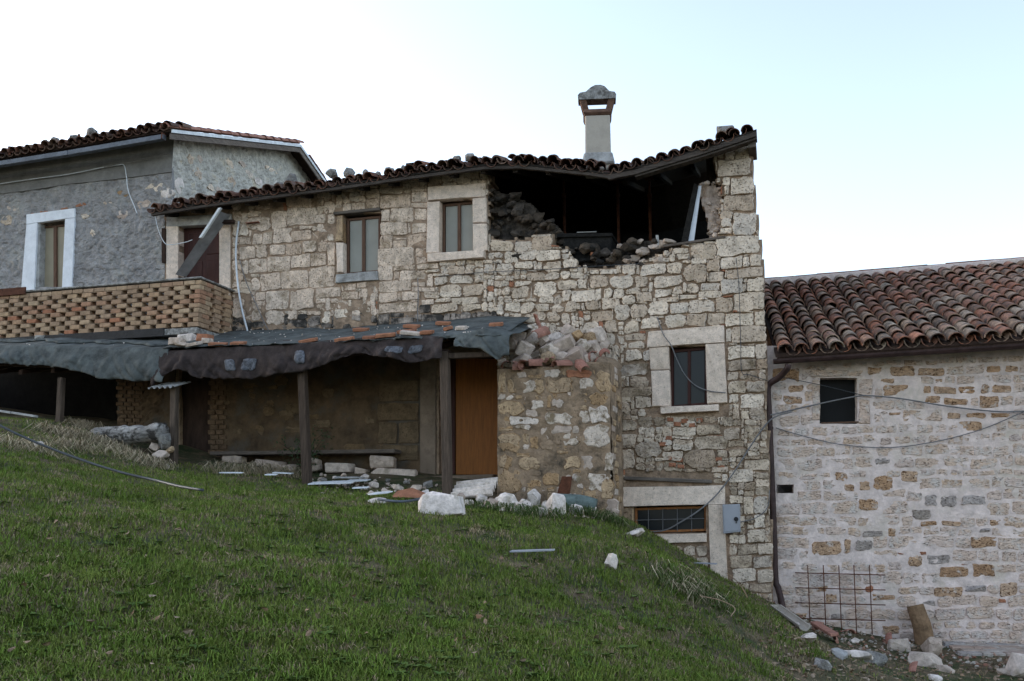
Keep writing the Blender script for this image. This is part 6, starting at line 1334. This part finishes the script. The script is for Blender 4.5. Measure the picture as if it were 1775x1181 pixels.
# ------------------------------------------------------------------ grass, dead leaves (stuff)
mb = MB(); rw_ = random.Random(91)
for k in range(750):                                  # broad-leaved weeds in the turf
    p = ground_at(rw_.uniform(-20, 1380), rw_.uniform(850, 1190)); 
    if p.y > 14.2 or p.z < -1.6: continue
    m_ = rw_.randint(5, 9); r0 = rw_.uniform(.03, .075)
    for q in range(m_):
        a = q / m_ * 6.283 + rw_.uniform(-.3, .3); u = Vector((math.cos(a), math.sin(a), rw_.uniform(.25, .9))).normalized(); v = Vector((-math.sin(a), math.cos(a), 0)); L_ = r0 * rw_.uniform(.7, 1.2); b0 = p + Vector((0, 0, .015))
        mb.add([b0, b0 + u * L_ * .5 + v * L_ * .3, b0 + u * L_ - Vector((0, 0, L_ * .25)), b0 + u * L_ * .5 - v * L_ * .3], [(0, 1, 2, 3)])
o = mb.obj('weeds', pmat('weed_leaf', [(.06, .105, .025), (.10, .15, .04), (.08, .12, .03), (.13, .15, .05)], nscale=20, namp=.3, bump=.2, spec=.08), kind='stuff'); o['label'] = 'low broad-leaved weeds growing through the lawn'; o['category'] = 'weeds'
rn = np.random.default_rng(4)
def blades(name, P, L, Wd, lean, tint, label, cat='grass', bend=0.5, flop=0.0):
    n = len(P); ang = rn.uniform(0, 6.283, n); u = np.stack([np.cos(ang), np.sin(ang), np.zeros(n)], -1)
    la = rn.uniform(0, 6.283, n) if lean is None else lean[:, 1]; lm = rn.uniform(.2, 1.15, n) if lean is None else lean[:, 0]
    dr = np.stack([np.cos(la), np.sin(la), np.zeros(n)], -1); up = np.array([0, 0, 1.0])
    b = P; m = P + (up * .6 * (1 - flop) + dr * (lm * .35)[:, None]) * L[:, None]; t = P + (up * (1 - bend * lm)[:, None] + dr * (lm * .9)[:, None]) * L[:, None]
    w_ = Wd[:, None] / 2
    V = np.stack([b - u * w_, b + u * w_, m - u * w_ * .8, m + u * w_ * .8, t], 1).reshape(-1, 3)
    me = bpy.data.meshes.new(name); me.vertices.add(n * 5); me.vertices.foreach_set('co', V.ravel())
    base = (np.arange(n) * 5)[:, None]
    q = (base + np.array([0, 1, 3, 2])).ravel(); tr = (base + np.array([2, 3, 4])).ravel()
    loops = np.concatenate([(base + np.array([0, 1, 3, 2])), (base + np.array([2, 3, 4]))], 1).ravel()
    me.loops.add(n * 7); me.loops.foreach_set('vertex_index', loops.astype(np.int32))
    me.polygons.add(n * 2)
    st = np.stack([np.arange(n) * 7, np.arange(n) * 7 + 4], 1).ravel(); me.polygons.foreach_set('loop_start', st.astype(np.int32))
    me.update(calc_edges=True); me.validate()
    at = me.attributes.new('tint', 'FLOAT_COLOR', 'POINT'); c4 = np.concatenate([tint, np.ones((n, 1))], 1); at.data.foreach_set('color', np.repeat(c4, 5, 0).astype(np.float32).ravel())
    me.materials.append(MT['grass']); me.shade_smooth()
    o = bpy.data.objects.new(name, me); COL.objects.link(o); o['kind'] = 'stuff'; o['label'] = label; o['category'] = cat; return o
def fbm(x, y, s, k=0.0):
    return (np.sin(x * s * 1.7 + 1.3 * np.sin(y * s * 1.1 + k) + k) * np.sin(y * s * 1.9 + 1.7 * np.sin(x * s * .8 + 2 * k)) + .5 * np.sin(x * s * 4.1 + k + np.sin(y * s * 3.3)) * np.sin(y * s * 4.7 + k)) / 1.5
N = 330000
Y = 4.3 * (17.5 / 4.3) ** rn.random(N) ; U = rn.uniform(-.66, .62, N); X = U * Y
sM = (X - M.O[0]) * M.r[0] + (Y - M.O[1]) * M.r[1]; dM = (X - M.O[0]) * M.n[0] + (Y - M.O[1]) * M.n[1]
sG = (X - G.O[0]) * G.r[0] + (Y - G.O[1]) * G.r[1]; dG = (X - G.O[0]) * G.n[0] + (Y - G.O[1]) * G.n[1]
ok = (dM > .03) & ~((sM < 2.0) & (dM < 1.5 + .35 * fbm(X, Y, 1.5))) & (dG > .0)
zz = Hn(X, Y)
strip = (sG > -.3) & (dG < 3.6) & (zz < -1.62 + .1 * fbm(X, Y, 2.5)); ok &= ~(strip & (rn.random(N) < .86)); ok &= ~((sG > 2.2) & (dG < 1.25))
patch = fbm(X, Y, 1.1, 2.0) + .6 * fbm(X, Y, 3.1, 5.0); ok &= ~((zz < -1.5) & (X / Y > .29) & (Y > 8) & (rn.random(N) < .75))
ok &= rn.random(N) < np.clip(.95 - .75 * np.clip(patch - .25, 0, 1), .22, 1)
X, Y, zz, patch = X[ok], Y[ok], zz[ok], patch[ok]; n = len(X)
big = .5 + .5 * fbm(X, Y, 1.9, 7.0)
L = rn.uniform(.035, .10, n) * (.6 + .75 * np.clip(big, 0, 1) ** 1.5); Wd = rn.uniform(.0045, .009, n) * (.8 + Y / 28)
g1, g2, dry = np.array([.082, .116, .022]), np.array([.175, .208, .046]), np.array([.33, .255, .15])
k = rn.random(n)[:, None]; tint = g1 * (1 - k) + g2 * k
uu = X / Y; edge = np.clip((uu - .20) / .09, 0, 1) * (zz < -.75); isd = (rn.random(n) < np.clip(.14 + .6 * patch, .07, .8) + edge * .5)[:, None]; tint = np.where(isd, dry * rn.uniform(.4, 1.0, (n, 1)), tint)
L = np.where(isd[:, 0], L * .8, L)
blades('grass', np.stack([X, Y, zz - .01], -1), L, Wd, None, tint, 'short green lawn grass mixed with dry blades covering the slope')
NT = 1500; ty = 4.4 * (15.0 / 4.4) ** rn.random(NT); tx = rn.uniform(-.62, .34, NT) * ty; td = (tx - M.O[0]) * M.n[0] + (ty - M.O[1]) * M.n[1]; kk = (td > 2.1) & (Hn(tx, ty) > -1.55)
tx, ty = tx[kk], ty[kk]; NB = 34; px_ = np.repeat(tx, NB) + rn.normal(0, .05, len(tx) * NB); py_ = np.repeat(ty, NB) + rn.normal(0, .05, len(tx) * NB)
tn = len(px_); tdry = np.repeat(rn.random(len(tx)) < .34, NB)[:, None]; kq = rn.random((tn, 1)); tt = np.where(tdry, np.array([.34, .26, .16]) * (.45 + .7 * kq), np.array([.095, .14, .024]) * (.7 + .9 * kq))
blades('grass_tufts', np.stack([px_, py_, Hn(px_, py_) - .01], -1), rn.uniform(.05, .13, tn) * np.where(tdry[:, 0], .7, 1), rn.uniform(.005, .009, tn), None, tt, 'longer tufts of green and dry grass dotted over the slope', 'grass', .7)
def clump(name, spots, cnt, label, Lr=(.25, .5), greens=.15, bnd=.75, flp=0.0):
    P = []; LN = []; 
    for (px, py, rad, ddir) in spots:
        c_ = ground_at(px, py); q = rn.normal(0, rad, (cnt, 2)); x, y = c_.x + q[:, 0], c_.y + q[:, 1] * .6
        P.append(np.stack([x, y, Hn(x, y)], -1)); LN.append(np.stack([rn.uniform(.7, 1.35, cnt), np.full(cnt, ddir) + rn.normal(0, .6, cnt)], -1))
    P = np.concatenate(P); LN = np.concatenate(LN); n = len(P)
    k = rn.random((n, 1)); t = np.array([.64, .52, .35]) * rn.uniform(.45, 1.1, (n, 1)); t = np.where(k < greens, np.array([.09, .13, .04]), t)
    return blades(name, P, rn.uniform(*Lr, n), rn.uniform(.006, .011, n), LN, t, label, 'grass', bnd, flp)
DN = -1.9
clump('dry_grass', [(150, 762, .22, DN), (185, 772, .22, DN), (215, 786, .22, DN), (245, 800, .2, DN), (268, 808, .15, DN), (112, 756, .2, DN), (135, 778, .22, DN), (45, 778, .3, DN), (160, 745, .16, DN)], 400, 'long straw-coloured dry grass flopping over the left bank', (.2, .45), .12, .93, .4)
clump('dry_grass', [(430, 822, .25, DN), (465, 822, .25, DN), (500, 828, .2, DN), (400, 822, .2, DN)], 160, 'dry grass tuft along the foot of the porch bench', (.15, .35))
clump('tall_grass', [(1190, 1010, .22, -1.2), (1170, 1025, .2, -1.2), (1215, 1040, .2, -1.2)], 170, 'tall half-dry grass clump on the slope below the basement window', (.14, .3), .62, .8, .2)
clump('tall_grass', [(860, 890, .3, DN), (930, 895, .25, DN), (1010, 895, .25, DN), (1050, 905, .2, -1.0)], 260, 'taller green grass in front of the white stones by the annex', (.14, .28), .93)
mb = MB()
for k in range(150):
    px, py = rk.uniform(0, 1420), rk.uniform(850, 1178) 
    p = ground_at(px, py)
    r_ = rk.uniform(.016, .036); u = Vector((rk.gauss(0, 1), rk.gauss(0, 1), rk.gauss(0, .5))).normalized(); v = u.cross(Vector((rk.gauss(0, .6), rk.gauss(0, .6), 1))).normalized(); w_ = u.cross(v); p = p + Vector((0, 0, rk.uniform(.03, .08)))
    mb.add([p - u * r_, p - u * r_ * .3 + v * r_ * .6 + w_ * r_ * .3, p + u * r_ * .4 + v * r_ * .5 + w_ * r_ * .2, p + u * r_, p + u * r_ * .3 - v * r_ * .6 + w_ * r_ * .3, p - u * r_ * .4 - v * r_ * .5 + w_ * r_ * .2, p], [(0, 1, 6), (1, 2, 6), (2, 3, 6), (3, 4, 6), (4, 5, 6), (5, 0, 6)])
for k in range(900):
    px, py = rk.uniform(1330, 1790), rk.uniform(1085, 1181)
    if py < 1060 + (px - 1330) * .12: continue
    p = ground_at(px, py)
    if 2.2 < G.inv(p.x, p.y)[0] and G.inv(p.x, p.y)[1] < 1.2: continue
    r_ = rk.uniform(.015, .045); u = Vector((rk.gauss(0, 1), rk.gauss(0, 1), rk.gauss(0, .3))).normalized(); v = u.cross(Vector((rk.gauss(0, .3), rk.gauss(0, .3), 1))).normalized(); w_ = u.cross(v); p = p + Vector((0, 0, rk.uniform(.005, .03)))
    mb.add([p - u * r_, p - u * r_ * .3 + v * r_ * .6 + w_ * r_ * .2, p + u * r_ * .4 + v * r_ * .5 + w_ * r_ * .2, p + u * r_, p + u * r_ * .3 - v * r_ * .6 + w_ * r_ * .3, p - u * r_ * .4 - v * r_ * .5, p], [(0, 1, 6), (1, 2, 6), (2, 3, 6), (3, 4, 6), (4, 5, 6), (5, 0, 6)])
o = mb.obj('fallen_leaves', 'leaf', kind='stuff'); o['label'] = 'dead brown leaves scattered through the grass'; o['category'] = 'leaves'
mb = MB()
for k in range(500):
    s_, d_ = rk.uniform(-.2, 3.2), rk.uniform(.1, 2.0); x, y, _ = G.W(s_, d_, 0)
    if H(x, y) > -1.5: continue
    r_ = rk.uniform(.015, .06); mb.add(*rock((x, y, H(x, y) + r_ * .2), (r_ * 1.6, r_ * 1.2, r_), k, npt=3))
o = mb.obj('gravel_debris', pmat('debris', [(.4, .36, .3), (.26, .12, .08), (.16, .12, .09), (.5, .46, .4), (.2, .15, .11)], nscale=9), kind='stuff'); o['label'] = 'small stone and tile crumbs along the foot of the low house'; o['category'] = 'rubble'

ORD = ['first', 'second', 'third', 'fourth', 'fifth', 'sixth', 'seventh', 'eighth', 'ninth', 'tenth', 'eleventh', 'twelfth', 'thirteenth', 'fourteenth', 'fifteenth', 'sixteenth', 'seventeenth', 'eighteenth', 'nineteenth', 'twentieth', 'twenty-first', 'twenty-second', 'twenty-third', 'twenty-fourth', 'twenty-fifth', 'twenty-sixth']
bylab = {}
for o in list(COL.objects):
    if o.parent is None and o.type == 'MESH' and 'label' in o.keys() and 'category' in o.keys(): bylab.setdefault(o['label'], []).append(o)
for lab, L_ in bylab.items():
    if len(L_) < 2: continue
    def sx(o):
        c = sum((v.co for v in o.data.vertices), Vector()) / len(o.data.vertices); return c.x / c.y
    for k, o in enumerate(sorted(L_, key=sx)): o['label'] = lab + ', ' + (ORD[k] + ' from the left' if k < len(L_) - 1 else 'rightmost')
bpy.context.view_layer.update()
